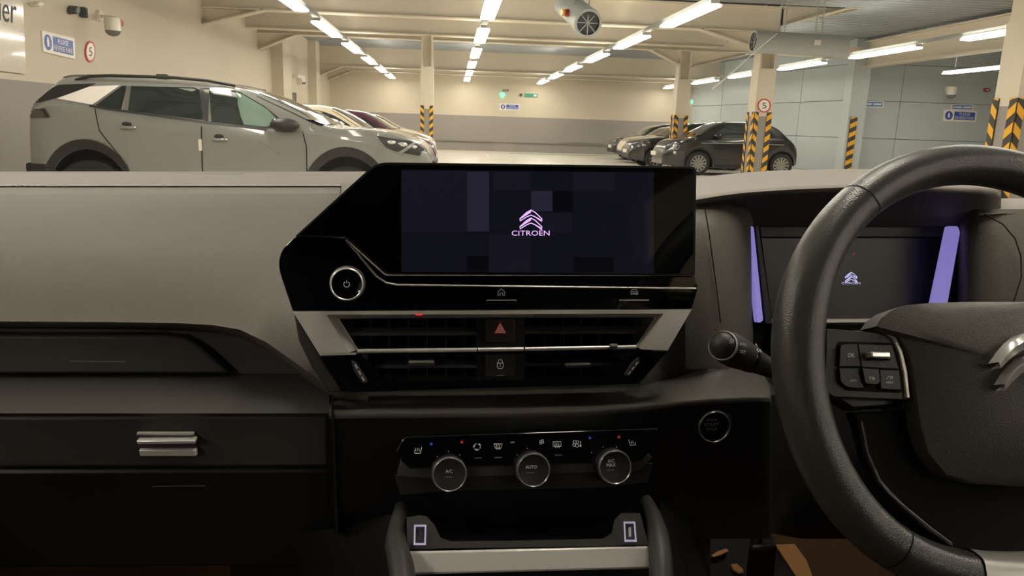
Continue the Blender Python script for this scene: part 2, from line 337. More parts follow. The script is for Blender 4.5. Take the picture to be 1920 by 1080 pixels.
# -------------------------------------------------- beams
ZB = CAMH+2.32
def ibeam(name, label, a, b, zb, depth, fw=.28, group='ceiling beams', haunch=()):
    a, b = Vector(a), Vector(b); t = (b-a).normalized(); s = Vector((-t.y, t.x, 0))
    o = thing(name, label, 'beam', (a+b)/2+Vector((0, 0, zb)), group=group)
    def bar(w_, z0, z1):
        q = [a-s*w_/2, b-s*w_/2, b+s*w_/2, a+s*w_/2]; return [v+Vector((0, 0, z0)) for v in q], [v+Vector((0, 0, z1)) for v in q]
    MB().prism(*bar(fw, zb, zb+.03)).build('bottom_flange', 'steel_cream', o)
    MB().prism(*bar(.03, zb+.03, zb+depth-.03)).build('web', 'steel_cream', o)
    MB().prism(*bar(fw, zb+depth-.03, zb+depth)).build('top_flange', 'steel_cream', o)
    for p, q in haunch:                 # p on the beam soffit, q low on the wall or column
        p, q = Vector(p), Vector(q); d = (q-p).normalized(); up = Vector((0, 0, .03))
        MB().prism([p-s*fw/2, q-s*fw/2, q+s*fw/2, p+s*fw/2], [p-s*fw/2+up, q-s*fw/2+up, q+s*fw/2+up, p+s*fw/2+up]).build('haunch_flange', 'steel_cream', o)
        top = Vector((q.x, q.y, p.z)); MB().prism([p-s*.015, q-s*.015, top-s*.015], [p+s*.015, q+s*.015, top+s*.015]).build('haunch_web', 'steel_cream', o)
    return o
def hz_(x0, x1, y, dz, zb=ZB): return ((x0, y, zb), (x1, y, zb-dz))
DB = DECK-ZB
XR = 12.6
for yy in (-8.0, 0.0): ibeam('ceiling_beam', 'cream steel roof beam crossing the hall above or behind the car', (XL, yy, 0), (XW, yy, 0), ZB, DB)
ibeam('ceiling_beam', 'cream roof beam nearest the windscreen, above the hanging fan', (XL, 17.9, 0), (GY(1462, 51, 17.9).x+.05, 17.9, 0), ZB, DB-.04, haunch=[hz_(-4.25, XL, 17.9, .36), hz_(5.78, XN-.25, 17.9, .39)])
ibeam('ceiling_beam', 'cream roof beam directly before the column on the left', (XL, 21.45, 0), (XN+.2, 21.45, 0), ZB, DB-.04)
ibeam('ceiling_beam', 'cream roof beam reaching the column behind the black hatchback', (XL, 22.75, 0), (XR-.2, 22.75, 0), ZB, DB-.3, haunch=[hz_(-4.52, XL, 22.75, .45), hz_(5.85, XM-.22, 22.75, .4), hz_(9.0, XM+.22, 22.75, .45)])
ibeam('ceiling_beam', 'deep cream roof beam second from the end wall', (XL, 32.6, 0), (11.6, 32.6, 0), ZB-.16, .85, haunch=[hz_(-4.6, XL, 32.6, .42, ZB-.16)])
ibeam('ceiling_beam', 'cream roof beam tight against the end wall', (XL, 34.85, 0), (11.3, 34.85, 0), ZB-.2, DB+.1, fw=.3, haunch=[hz_(-4.5, XL, 34.85, .45, ZB-.2)])
ibeam('ceiling_beam', 'deep cream beam running lengthwise in front of the blue wall', (12.9, 9.0, 0), (12.9, 23.1, 0), CAMH+2.09, .78, fw=.36)
qa, qb = GY(1462, 51, 17.9), GY(1612, 10, 17.9)
o = thing('ceiling_beam', 'cream tapered beam end rising from the head of the speed sign column', 'beam', qa, group='ceiling beams')
for w_, nm in ((.14, 'bottom_flange'),):
    MB().prism([qa+Vector((0, -w_, 0)), qb+Vector((0, -w_, 0)), qb+Vector((0, w_, 0)), qa+Vector((0, w_, 0))], [qa+Vector((0, -w_, .03)), qb+Vector((0, -w_, .03)), qb+Vector((0, w_, .03)), qa+Vector((0, w_, .03))]).build(nm, 'steel_cream', o)
MB().prism([qa+Vector((0, -.015, .02)), qb+Vector((0, -.015, .02)), Vector((qb.x, 17.885, DECK)), Vector((qa.x, 17.885, DECK))], [qa+Vector((0, .015, .02)), qb+Vector((0, .015, .02)), Vector((qb.x, 17.915, DECK)), Vector((qa.x, 17.915, DECK))]).build('web', 'steel_cream', o)
# -------------------------------------------------- strip lights
def lamp(x, y, label, L=2.62, wd=.25, z=CAMH+1.85):
    o = thing('strip_light', label, 'ceiling light', (x, y, z), group='strip lights')
    MB().box((x-.07, y-L/2-.02, z+.03), (x+.07, y+L/2+.02, z+.082)).build('housing', 'lamp_tray', o)
    P = rounded([(x-wd/2, y-L/2), (x+wd/2, y-L/2), (x+wd/2, y+L/2), (x-wd/2, y+L/2)], .06)
    MB().prism([(a, b, z) for a, b in P], [(a, b, z+.03) for a, b in P]).build('diffuser', 'lamp_glow', o)
    if x > 14:
        for dy in (-.9, .9): MB().tube([(x, y+dy, z+.08), (x, y+dy, DECK)], .01, 6).build('suspension_rod', 'duct_grey', o)
ords = ['nearest', 'second', 'third', 'fourth', 'fifth', 'farthest']
for x, row in [(-2.7, 'left row of strip lights above the parked suv'), (.6, 'middle row of strip lights'), (3.92, 'row of strip lights passing the hanging fan'), (9.8, 'right row of strip lights before the blue wall')]:
    for k in range(-5, 6):
        yy = 12.82+4.09*k
        lamp(x, yy, ('lit ceiling lamp, %s in the %s' % (ords[k], row)) if k >= 0 else 'lit ceiling lamp above or behind the own car, out of view')
    o = MB().box((x-.06, -8.5, CAMH+1.933), (x+.06, 34.6, CAMH+2.0)).build('lighting_trunking', 'duct_grey'); tag(o, 'grey trunking carrying the ' + row, 'trunking', 'lighting trunking')
lamp(14.4, 20.1, 'lone lit ceiling lamp in front of the blue wall, right of the camera dome')
for yy in (-3.0, 3.5, 12.0): lamp(14.4, yy, 'lit ceiling lamp above or behind the own car, out of view')
# -------------------------------------------------- jet fans
def jetfan(c, ax, L, R, label, flip=1):
    c, ax = Vector(c), Vector(ax).normalized(); o = thing('jet_fan', label, 'fan', c)
    a0 = c-ax*L/2
    MB().lathe(a0, ax, [(0, R*.82), (0, R), (.05, R*1.03), (.09, R), (L*.5, R*.97), (L-.09, R), (L-.05, R*1.03), (L, R), (L, R*.82)]).build('casing', 'duct_grey', o, smooth=40)
    MB().lathe(a0, ax, [(.06, .001), (.06, R*.85)]).build('intake_grille', 'dark_grille', o); MB().lathe(a0, ax, [(L-.06, .001), (L-.06, R*.85)]).build('outlet_grille', 'dark_grille', o)
    s = ax.cross(Vector((0, 0, 1)))
    for k in range(4):
        d = s*math.cos(k*math.pi/4)+Vector((0, 0, 1))*math.sin(k*math.pi/4); MB().tube([a0+ax*.03-d*R*.84, a0+ax*.03+d*R*.84], .008, 6).build('grille_bar', 'duct_grey', o)
    for t in (.3, .7):
        p = a0+ax*L*t; MB().tube([p+s*R*.6+Vector((0, 0, R*.7)), p+s*R*.6+Vector((0, 0, DECK-p.z))], .012, 6).build('hanger', 'duct_grey', o); MB().tube([p-s*R*.6+Vector((0, 0, R*.7)), p-s*R*.6+Vector((0, 0, DECK-p.z))], .012, 6).build('hanger', 'duct_grey', o)
    return o, a0
p, p2_ = GY(1103, 44, 11.2), GY(1062, 6, 12.5); jf, a0 = jetfan((p+p2_)/2, (p2_-p), (p2_-p).length, .205, 'grey cylindrical jet fan hanging nose-on under the nearest beam')
q = GY(1057, 24, 11.6); s_ = MB().lathe((q.x+.06, q.y, q.z), (-1, -.4, 0), [(0, .001), (0, .06), (.05, .05), (.05, .001)]).build('isolator_switch', 'beacon_red', jf); MB().lathe((q.x-.01, q.y-.02, q.z), (-1, -.4, 0), [(0, .001), (0, .05), (.03, .045), (.03, .001)]).build('yellow_plate', 'signal_yellow', s_)
pa, pb = GY(1412, 78, 16.2), GY(1583, 88, 16.2)
jf2, _ = jetfan((pa+pb)/2, (pb-pa), (pb-pa).length, .235, 'grey jet fan lying crosswise at the head of the speed sign column'); q = GY(1533, 80, 15.95); MB().box((q.x-.07, q.y-.01, q.z-.05), (q.x+.07, q.y+.01, q.z+.05)).build('rating_label', 'white_plastic', jf2)
# -------------------------------------------------- signs and fittings on the walls
WLP = Plane((XL, 12, 1.5), (1, 0, 0), 'G'); WRP = Plane((14, BY, 2), (0, -1, 0), 'G'); WBP = Plane((2, YB, 2), (0, -1, 0), 'G')
def sign(name, label, P, pl, mat, cat='sign', off=.02, group=None, thick=.012):
    b = pl.pt(sum(p[0] for p in P)/len(P), sum(p[1] for p in P)/len(P), 0); o = thing(name, label, cat, b, group=group)
    plate('panel', P, pl, off, thick+.006, mat, o); return o
def quadmap(Q):          # unit square to a pixel quadrilateral
    (x0, y0), (x1, y1), (x2, y2), (x3, y3) = Q
    return lambda a, b: ((x0*(1-a)+x1*a)*(1-b)+(x3*(1-a)+x2*a)*b, (y0*(1-a)+y1*a)*(1-b)+(y3*(1-a)+y2*a)*b)
def reverse_sign(Q, pl, label):
    o = sign('parking_sign', label, Q, pl, 'sign_white', group='reverse parking signs'); qm = quadmap(Q)
    plate('blue_roundel', [qm(.165+.115*math.cos(t*math.pi/12), .5+.37*math.sin(t*math.pi/12)) for t in range(24)], pl, .024, .004, 'sign_blue', o)
    plate('hand_symbol', [qm(a, b) for a, b in [(.13, .45), (.15, .28), (.165, .24), (.18, .28), (.2, .45), (.195, .7), (.14, .7)]], pl, .026, .002, 'sign_white', o)
    bp = plate('blue_field', [qm(a, b) for a, b in [(.33, .15), (.95, .15), (.95, .85), (.33, .85)]], pl, .024, .004, 'sign_blue', o)
    for s_, y0, y1, x0, x1 in [('PLEASE', .22, .45, .48, .80), ('REVERSE PARK', .54, .78, .35, .93)]:
        V, Fc = glyphs(s_); mk('lettering', [pl.pt(*qm((x0+x1)/2+a*(x1-x0), (y0+y1)/2-b*(y1-y0)), .027) for a, b in V], Fc, 'sign_white', o)
reverse_sign([(79, 57), (140, 72), (141, 111), (82, 97)], WLP, 'blue and white reverse parking notice on the cream wall left of the suv')
reverse_sign([(1770, 205), (1832, 208), (1830, 229), (1768, 227)], WRP, 'blue and white reverse parking notice on the blue wall')
reverse_sign([(937, 194), (974, 195), (974, 207), (937, 206)], WBP, 'small blue and white reverse parking notice on the far end wall')
def limit_sign(cx, cy, rx, ry, pl, label, sk=0):
    o = sign('speed_limit_sign', label, disc_pts(cx, cy, rx, ry), pl, 'sign_red', group='round speed limit signs')
    plate('white_face', disc_pts(cx, cy, rx*.8, ry*.82), pl, .024, .004, 'sign_white', o)
    text('numeral', '5', cx, cy, rx*.65, ry*.85, pl, .027, 'sign_black', o)
limit_sign(170, 97, 9.2, 20, WLP, 'round red-rimmed speed limit 5 sign on the cream wall behind the suv')
NP = Plane((XN, 18.1-.225, 2), (0, -1, 0), 'G'); limit_sign(1433, 198, 12.5, 13, NP, 'round red-rimmed speed limit 5 sign on the column')
for Q, lb in [([(1615, 189), (1657, 189), (1657, 202), (1614, 201)], 'small light blue notice alone on the blue wall by the wall post'), ([(1784, 195), (1826, 196), (1825, 207), (1783, 206)], 'small light blue notice directly above the reverse parking notice')]:
    o = sign('wall_notice', lb, Q, WRP, 'sign_white', group='light blue notices', off=.015); qm = quadmap(Q)
    plate('blue_field', [qm(a, b) for a, b in [(.06, .15), (.94, .15), (.94, .85), (.06, .85)]], WRP, .018, .003, 'sign_blue_light', o)
    for a0_, a1_ in [(.10, .17), (.2, .47), (.55, .9)]: plate('pale_print', [qm(a, b) for a, b in [(a0_, .38), (a1_, .38), (a1_, .64), (a0_, .64)]], WRP, .021, .002, 'sign_white', o)
o = sign('wall_board', 'large glossy white board lettered in dark grey at the left edge', [(-130, -60), (42, -20), (49, 139), (-130, 116)], WLP, 'board_gloss', off=.03)
text('lettering', 'ier', 15, 19, 33, 46, WLP, .034, 'sign_black', o, slope=.22)
# cctv, beacons, boxes
def cctv(pw, pc, R, label, pl):
    o = thing('cctv_dome', label, 'security camera', pw)
    d = (Vector(pc)-Vector(pw)); MB().lathe(pw, pl.n, [(0, .001), (0, R*.8), (.05, R*.75), (.08, R*.4), (.08, .001)]).build('wall_bracket', 'white_plastic', o, smooth=40)
    MB().tube([Vector(pw)+pl.n*.05, Vector(pw)+pl.n*.05+Vector((d.x*.5, d.y*.5, d.z*.3+.02)), Vector(pc)+Vector((0, 0, R*1.2))], R*.22, 8).build('arm', 'white_plastic', o, smooth=40)
    MB().lathe(Vector(pc)+Vector((0, 0, R*1.35)), (0, 0, -1), [(0, .001), (0, R*.6), (R*.2, R*.95), (R*.6, R*1.05), (R*1.9, R*1.0)]).build('housing', 'white_plastic', o, smooth=40)
    MB().lathe(Vector(pc)+Vector((0, 0, -R*.55)), (0, 0, -1), [(0, R), (R*.3, R*.9), (R*.6, R*.6), (R*.75, .001)]).build('smoked_dome', 'smoke_dome', o, smooth=40)
pw = GX(184, 30, XL); pc = GX(211, 50, XL+.45); cctv(pw, pc, .11, 'white dome security camera on the cream wall above the suv', WLP)
pw = GY(1778, 166, BY); pc = GY(1784, 173, BY-.5); cctv(pw, pc, .15, 'white dome security camera on the blue wall', WRP)
def fitting(name, label, cat, pl, P, mat, off, mat2=None, P2=None):
    b = pl.pt(P[0][0], P[0][1], 0); o = thing(name, label, cat, b); plate('body', P, pl, off, off, mat, o, bevel=.008)
    if P2: plate('face', P2, pl, off+.01, .02, mat2, o)
    return o
fitting('alarm_beacon', 'small red alarm beacon beside the camera on the cream wall', 'beacon', WLP, rounded([(224, 37), (232, 38), (233, 50), (225, 49)], 3), 'beacon_red', .09, 'sign_red', disc_pts(229, 44, 2.4, 3.4, 12))
fitting('alarm_beacon', 'small red alarm beacon on the blue wall near the right column', 'beacon', WRP, rounded([(1846, 165), (1857, 165), (1857, 172), (1846, 172)], 3), 'beacon_red', .08, 'white_plastic', disc_pts(1852, 168.5, 2.2, 1.6, 12))
fitting('floodlight', 'dark round floodlight high on the cream wall', 'light fitting', WLP, disc_pts(146, 19, 5, 8, 16), 'dark_grille', .12, 'smoke_dome', disc_pts(147, 19, 3.5, 6, 16))
fitting('junction_box', 'narrow dark box between floodlight and camera on the cream wall', 'box', WLP, [(159, 13), (165, 15), (166, 34), (161, 31)], 'dark_grille', .10, 'trim_black', [(161, 17), (164, 18), (164, 28), (162, 27)])
fitting('smoke_detector', 'pale half-round detector at the top of the cream wall', 'detector', WLP, disc_pts(76, 8, 8, 4.5, 16), 'white_plastic', .10, 'sign_white', disc_pts(76, 8, 4, 2.5, 12))
fitting('wall_panel', 'black wall-mounted screen above the cream hatchback', 'screen', WLP, [(536, 175), (556, 174), (556, 192), (537, 190)], 'trim_black', .06, 'screen_glass', [(538, 177), (554, 176), (554, 190), (539, 188)])
fitting('wall_bracket', 'grey bracket fitting under the farthest left beams', 'bracket', WLP, [(559, 140), (572, 142), (573, 158), (568, 158), (566, 147), (559, 146)], 'white_plastic', .2, 'dark_grille', [(568, 154), (573, 154), (573, 158), (568, 158)])
fitting('exit_sign', 'green fire exit sign on the far end wall', 'sign', WBP, [(984, 175), (1008, 176), (1008, 183), (983, 182)], 'exit_green', .03, 'sign_white', [(1001, 177), (1006, 177), (1006, 181), (1001, 181)])
fitting('exit_lamp', 'small glowing green lamp on the far end wall', 'lamp', WBP, disc_pts(942, 178, 3.6, 4.2, 14), 'exit_lamp', .06, 'exit_lamp', disc_pts(942, 178, 2, 2.4, 12))
fitting('vent_plate', 'faint grey plate above the glowing green lamp', 'plate', WBP, [(942, 167), (955, 167), (954, 172), (941, 172)], 'wall_grey', .02)
fitting('call_point', 'small brown round fitting beside the exit sign', 'fitting', WBP, disc_pts(977, 178, 3.2, 3.2, 14), 'sign_grey', .05, 'trim_black', disc_pts(977, 178, 1.5, 1.5, 10))
o = fitting('exit_lamp', 'small glowing turquoise lamp at the corner behind the right columns', 'lamp', WBP, disc_pts(1301, 191, 4, 4.5, 14), 'exit_lamp', .06, 'exit_lamp', disc_pts(1301, 191, 2, 2.4, 12))
# ================================================================== PARKED CARS
def interp(T, x):
    if x <= T[0][0]: return T[0][1]
    for (a, b), (c, d) in zip(T, T[1:]):
        if x <= c: return b+(d-b)*(x-a)/(c-a) if c > a else d
    return T[-1][1]
def smooth_profile(T, n=5):
    """Catmull-Rom through the outline so roofs and bonnets are curved"""
    out = []; P = [T[0]]+list(T)+[T[-1]]
    for i in range(1, len(P)-2):
        p0, p1, p2, p3 = P[i-1:i+3]
        for k in range(n):
            t = k/n; q = []
            for a, b, c, d in zip(p0, p1, p2, p3): q.append(.5*((2*b)+(-a+c)*t+(2*a-5*b+4*c-d)*t*t+(-a+3*b-3*c+d)*t**3))
            out.append((q[0], q[1]))
    out.append(T[-1]); res = [out[0]]
    for q in out[1:]:
        if q[0] > res[-1][0]+1e-4: res.append(q)
    return res
class Car:
    def __init__(s, name, label, group, spec, X, Y, face, paintm):
        s.k = spec; s.L = spec['L']; s.W = spec['W']; s.top = smooth_profile(spec['top']); s.belt = spec['belt']; s.face = face
        s.X, s.Y = X, Y               # X: rear end; Y: centre line; face +1 nose to +X
        s.root = thing(name, label, 'car', (X+face*s.L/2, Y, 0), group=group)
        s.body(paintm)
    def w(s, u, y, z): return Vector((s.X+s.face*u, s.Y+y*s.face, z))
    # near side of the car (towards the camera) is y<0 for face +1, y>0 for face -1 in local terms
    @property
    def near(s): return -1 if s.face > 0 else 1
    def bot(s, u):
        z = s.k['sill']+max(0, (.55-u))*.25*(u < .55)+max(0, u-(s.L-.55))*.12*(u > s.L-.55)
        for c in s.k['wheels']:
            a, b = s.k['arch']; d = abs(u-c)
            if d < a: z = max(z, s.k['wr']+b_(d, a, b))
        return z
    def plan(s, u):
        e0, e1 = s.k.get('round', (.5, .75)); f0, f1 = s.k.get('ends', (.86, .72))
        v = 1.0
        if u < e0: t = 1-u/e0; v = 1-(1-f0)*t**2.6
        if u > s.L-e1: t = (u-(s.L-e1))/e1; v = min(v, 1-(1-f1)*t**2.4)
        return v
    def section(s, u):
        zt, zb = interp(s.top, u), s.bot(u); hw = s.W/2*s.plan(u); zs = min(interp(s.belt, u), zt-.04); zb = min(zb, zs-.03)
        gh = zt-zs; k = min(1, max(.12, gh/.35)); tum = s.k.get('tumble', .42)
        rw = max(.3*hw, hw-.035-tum*gh*(1 if gh > .12 else .4))
        P = [(hw*.955, zb), (hw*.995, zb+.3*(zs-zb)), (hw, zb+.7*(zs-zb)), (hw*.995, zs-.02), (hw-.03, zs+.012*k), (rw+.012, zt-.10*k), (rw-.07, zt-.03*k), (rw*.5, zt-.006*k), (0, zt)]
        N = [5, 4, 2, 2, 6, 3, 3, 2]; out = []
        for (a, b), n in zip(zip(P, P[1:]), N):
            for i in range(n): t = i/n; out.append((a[0]+(b[0]-a[0])*t, a[1]+(b[1]-a[1])*t))
        out.append(P[-1]); return out
    def side(s, u, z):
        sec = s.section(u)
        for (y0, z0), (y1, z1) in zip(sec, sec[1:]):
            if z0 <= z <= z1 and z1 > z0: return y0+(y1-y0)*(z-z0)/(z1-z0)
        return sec[0][0] if z < sec[0][1] else sec[-3][0]
    def S(s, u, z, off=.004, sd=None):
        sd = s.near if sd is None else sd
        return s.w(u, sd*(s.side(u, z)+off), z)
    def body(s, pm):
        us = set([0, .015, .05, .1, .16]+[s.L-v for v in (0, .012, .04, .09, .16)]+[s.L*i/56 for i in range(1, 56)])
        for c in s.k['wheels']:
            a = s.k['arch'][0]; us |= {c+a*math.sin(math.pi*t/24) for t in range(-12, 13)} | {c-a-.002, c+a+.002}
        us = sorted(us); us = [a for i, a in enumerate(us) if i == 0 or a-us[i-1] > .0015]
        mb = MB(); rows = []
        for u_ in us:
            sec = s.section(u_); rows.append([s.w(u_, y, z) for y, z in sec]+[s.w(u_, -y, z) for y, z in reversed(sec[:-1])])
        mb.grid(rows)
        n = len(rows[0])
        for i in range(len(rows)-1): mb.add([rows[i][0], rows[i][-1], rows[i+1][-1], rows[i+1][0]], [(0, 1, 2, 3)], 1)
        mb.add(rows[0], [tuple(range(n))]); mb.add(rows[-1], [tuple(range(n))])
        s.shell = mb.build('body', [pm, 'arch_dark'], s.root, smooth=38)
        for c in s.k['wheels']:
            for sd in (-1, 1): s.wheel(c, sd)
            a, b = s.k['arch']; p, q = s.w(c-a*1.02, -(s.W/2-.27), .20), s.w(c+a*1.02, s.W/2-.27, s.k['wr']+b*1.01)
            MB().box((min(p.x, q.x), min(p.y, q.y), p.z), (max(p.x, q.x), max(p.y, q.y), q.z)).build('wheel_housing', 'arch_dark', s.root)
    def wheel(s, c, sd):
        R, wd = s.k['wr'], .21; yo = sd*(s.W/2*s.plan(c)-.025); ax = Vector((0, sd*s.face, 0)); o = s.w(c, yo, R)
        t = MB().lathe(o, ax, [(-wd, .001), (-wd, R*.9), (-wd+.03, R), (-.03, R), (0, R*.93), (-.005, R*.70), (-.03, R*.68)], 32).build('wheel', 'tyre', s.root, smooth=40)
        mb = MB().lathe(o, ax, [(-.03, R*.70), (-.012, R*.70), (-.012, R*.64), (-.05, R*.62), (-.06, .001)], 32, k=1).lathe(o, ax, [(-.05, R*.13), (-.012, R*.12), (-.008, .001)], 14)
        mb.fm = [0]*32+[0]*32+[1]*64+[0]*(len(mb.fm)-128)
        ns = s.k.get('spokes', 5)
        for k in range(ns):
            a = 2*math.pi*k/ns; d = Vector((math.cos(a), 0, math.sin(a))); q = Vector((-math.sin(a), 0, math.cos(a)))
            A = [o+ax*-.018+d*R*.1+q*R*.07, o+ax*-.016+d*R*.66+q*R*.10, o+ax*-.016+d*R*.66-q*R*.10, o+ax*-.018+d*R*.1-q*R*.07]
            mb.prism(A, [v-ax*.025 for v in A])
        mb.build('alloy_rim', ['alloy', 'arch_dark'], t, smooth=40)
    def pane(s, name, P, mat, off=.006, sd=None, n=12, m_=4, parent=None):
        u0, u1 = min(p[0] for p in P), max(p[0] for p in P); rows = []; N = len(P)
        for i in range(n+1):
            u_ = u0+(u1-u0)*min(max(i/n, .003), .997); zz = []
            for a, b in zip(P, P[1:]+P[:1]):
                if (a[0]-u_)*(b[0]-u_) <= 0 and a[0] != b[0]: zz.append(a[1]+(b[1]-a[1])*(u_-a[0])/(b[0]-a[0]))
            lo, hi = min(zz), max(zz); rows.append([s.S(u_, lo+(hi-lo)*j/m_, off, sd) for j in range(m_+1)])
        return MB().grid(rows).build(name, mat, parent or s.root, smooth=40)
    def line(s, name, P, wd, mat, off=.005, sd=None, parent=None):
        Q = []
        for a, b in zip(P, P[1:]):
            for k in range(6): Q.append((a[0]+(b[0]-a[0])*k/6, a[1]+(b[1]-a[1])*k/6))
        Q.append(P[-1]); mb = MB(); ribbon_mb(mb, Q, wd, lambda a, b: s.S(a, b, off, sd)); return mb.build(name, mat, parent or s.root)
    def archtrim(s, c, sd=None, grow=(.07, .10), mat='trim_black', off=.012):
        a, b = s.k['arch']; z0 = s.k['wr']; R0, R1 = [], []
        for i in range(25):
            t = math.pi*(i/24); R0.append(s.S(c+a*math.cos(t), z0+b*math.sin(t), off, sd)); R1.append(s.S(c+(a+grow[0])*math.cos(t), z0+(b+grow[1])*math.sin(t), off, sd))
        MB().grid([R0, R1]).build('arch_cladding', mat, s.root, smooth=40)
    def topglass(s, name, u0, u1, mat, lo=.0, n=8, w0=.86, w1=.86, up=.006):
        rows = []
        for i in range(n+1):
            u_ = u0+(u1-u0)*i/n; sec = s.section(u_); yw = sec[19][0]*(w0+(w1-w0)*i/n); zt = sec[-1][1]; r_ = []
            tp = sec[19:]
            for j in range(-6, 7):
                y = yw*j/6; z = zt
                for (y0, z0), (y1, z1) in zip(tp, tp[1:]):
                    if y1 <= abs(y) <= y0: z = z0+(z1-z0)*(y0-abs(y))/(y0-y1)
                r_.append(s.w(u_, y, z+up))
            rows.append(r_)
        return MB().grid(rows).build(name, mat, s.root, smooth=50)
    def blob(s, name, c, r_, mat, parent=None, sd=None):       # small ellipsoid body on the flank: mirrors, handles
        sd = s.near if sd is None else sd; o = s.S(c[0], c[1], r_[1]*.7, sd)
        mb = MB(); rows = []
        for i in range(9):
            t = math.pi*i/8; rows.append([o+Vector((r_[0]*math.cos(t), r_[1]*math.sin(t)*math.cos(2*math.pi*j/12), r_[2]*math.sin(t)*math.sin(2*math.pi*j/12))) for j in range(12)])
        return mb.grid(rows, 0, True).build(name, mat, parent or s.root, smooth=60)
def b_(d, a, b): return b*math.sqrt(max(0, 1-(d/a)**2))

# ---- grey suv, measured from the photograph in metres
x0 = -4.32; U = lambda x: x-x0
suv = dict(L=4.12, W=1.80, sill=.24, wr=.375, arch=(.41, .485), wheels=(U(-3.73), U(-1.11)), round=(.35, .7), ends=(.9, .66), spokes=5, tumble=.34,
  top=[(0, .80), (.03, 1.12), (.07, 1.26), (.12, 1.34), (.29, 1.54), (.38, 1.595), (.52, 1.61), (U(-3.3), 1.615), (U(-2.7), 1.595), (U(-2.3), 1.56), (U(-2.02), 1.49), (U(-1.65), 1.33), (U(-1.33), 1.17), (U(-1.0), 1.155), (U(-.72), 1.13), (U(-.43), 1.06), (U(-.3), .98), (4.09, .88), (4.12, .72)],
  belt=[(0, 1.22), (.25, 1.295), (U(-3.55), 1.29), (U(-3.2), 1.245), (U(-2.44), 1.165), (U(-1.9), 1.115), (U(-1.4), 1.10), (U(-.6), 1.04), (4.12, .9)])
c = Car('parked_suv', 'grey suv seen side-on with black roof rail, parked left beyond the windscreen', 'parked cars', suv, x0, 8.85, 1, 'paint_grey')
for sd in (-1, 1):
    c.pane('painted_reflection', [(U(-3.98), 1.355), (U(-3.68), 1.485), (U(-3.39), 1.51), (U(-3.63), 1.305)], 'reflection_white', .008, sd)  # gloss reflection on the rear quarter, painted as a white pane
    c.pane('pillar_trim', [(U(-4.24), 1.285), (U(-4.0), 1.49), (U(-3.62), 1.52), (U(-3.68), 1.49), (U(-3.98), 1.36)], 'trim_black', .005, sd)
    c.pane('side_window', [(U(-3.60), 1.302), (U(-3.37), 1.505), (U(-3.33), 1.505), (U(-3.335), 1.262)], 'car_glass', .007, sd)
    c.pane('side_window', [(U(-3.285), 1.505), (U(-2.62), 1.515), (U(-2.555), 1.19), (U(-3.285), 1.26)], 'car_glass', .007, sd)
    w1 = c.pane('side_window', [(U(-2.52), 1.515), (U(-2.23), 1.495), (U(-1.95), 1.345), (U(-1.70), 1.16), (U(-1.92), 1.125), (U(-2.50), 1.175)], 'car_glass', .007, sd, n=16)
    c.pane('front_quarter_view', [(U(-2.26), 1.49), (U(-2.18), 1.46), (U(-1.93), 1.32), (U(-1.80), 1.20), (U(-1.92), 1.14), (U(-2.16), 1.155)], 'car_glass_clear', .010, sd, parent=w1)
    c.pane('pillar_cover', [(U(-2.62), 1.515), (U(-2.52), 1.515), (U(-2.50), 1.178), (U(-2.555), 1.19)], 'trim_black', .008, sd)
    c.pane('pillar_cover', [(U(-3.325), 1.503), (U(-3.285), 1.503), (U(-3.285), 1.26), (U(-3.335), 1.262)], 'alloy', .009, sd)
    c.line('window_trim', [(U(-3.66), 1.295), (U(-3.3), 1.25), (U(-2.5), 1.165), (U(-1.92), 1.115)], .02, 'trim_black', .010, sd)
    c.line('door_seam', [(U(-3.60), 1.27), (U(-3.575), 1.05), (U(-3.40), .80), (U(-3.30), .60)], .010, 'seam_dark', .004, sd)
    c.line('door_seam', [(U(-2.565), 1.17), (U(-2.58), .70), (U(-2.56), .34)], .012, 'seam_dark', .004, sd)
    c.line('door_seam', [(U(-1.55), 1.10), (U(-1.515), .95), (U(-1.52), .34)], .012, 'seam_dark', .004, sd)
    for q in suv['wheels']: c.archtrim(q, sd)
    c.pane('sill_cladding', [(.9, .27), (.9, .42), (3.0, .42), (3.0, .27)], 'trim_black', .012, sd)
    for x, z in ((-3.29, 1.09), (-2.385, .995)):
        h = c.blob('door_handle', (U(x), z), (.085, .022, .018), 'paint_grey', sd=sd); c.blob('handle_cup', (U(x)-.01, z+.035), (.05, .006, .022), 'trim_black', h, sd=sd); c.blob('key_cap', (U(x)+.07, z+.004), (.02, .022, .012), 'chrome', h, sd=sd)
    m1 = c.blob('door_mirror', (U(-1.72), 1.165), (.15, .13, .07), 'trim_black', sd=sd); c.blob('mirror_cap', (U(-1.80), 1.205), (.06, .10, .03), 'piano', m1, sd=sd)
    c.pane('tail_lamp', [(.02, 1.245), (.24, 1.25), (.28, 1.165), (.04, 1.155)], 'tail_smoke', .012, sd); c.pane('tail_lamp_end', [(.20, 1.25), (.245, 1.25), (.285, 1.165), (.24, 1.165)], 'trim_black', .014, sd)
    hl = c.pane('headlamp', [(U(-.80), 1.085), (U(-.70), .97), (U(-.62), .93), (U(-.34), .88), (U(-.30), .95), (U(-.42), 1.03)], 'trim_black', .008, sd, n=10)
    for a, z, r_ in ((-.64, 1.02, .03), (-.53, 1.0, .035), (-.42, .975, .03)): c.blob('lamp_lens', (U(a), z), (r_*1.6, .012, r_*.7), 'lens', hl, sd)
    c.line('running_light', [(U(-.40), 1.02), (U(-.52), .93), (U(-.56), .91)], .03, 'lens', .014, sd, hl)
    # roof rail
    rail = [c.w(a, sd*(c.side(a, 1.5)-.05), z) for a, z in [(.48, 1.545), (.62, 1.588), (.82, 1.602), (1.42, 1.607), (1.77, 1.590), (2.04, 1.548)]]
    MB().tube(rail, .016, 8).build('roof_rail', 'trim_black', c.root, smooth=50)
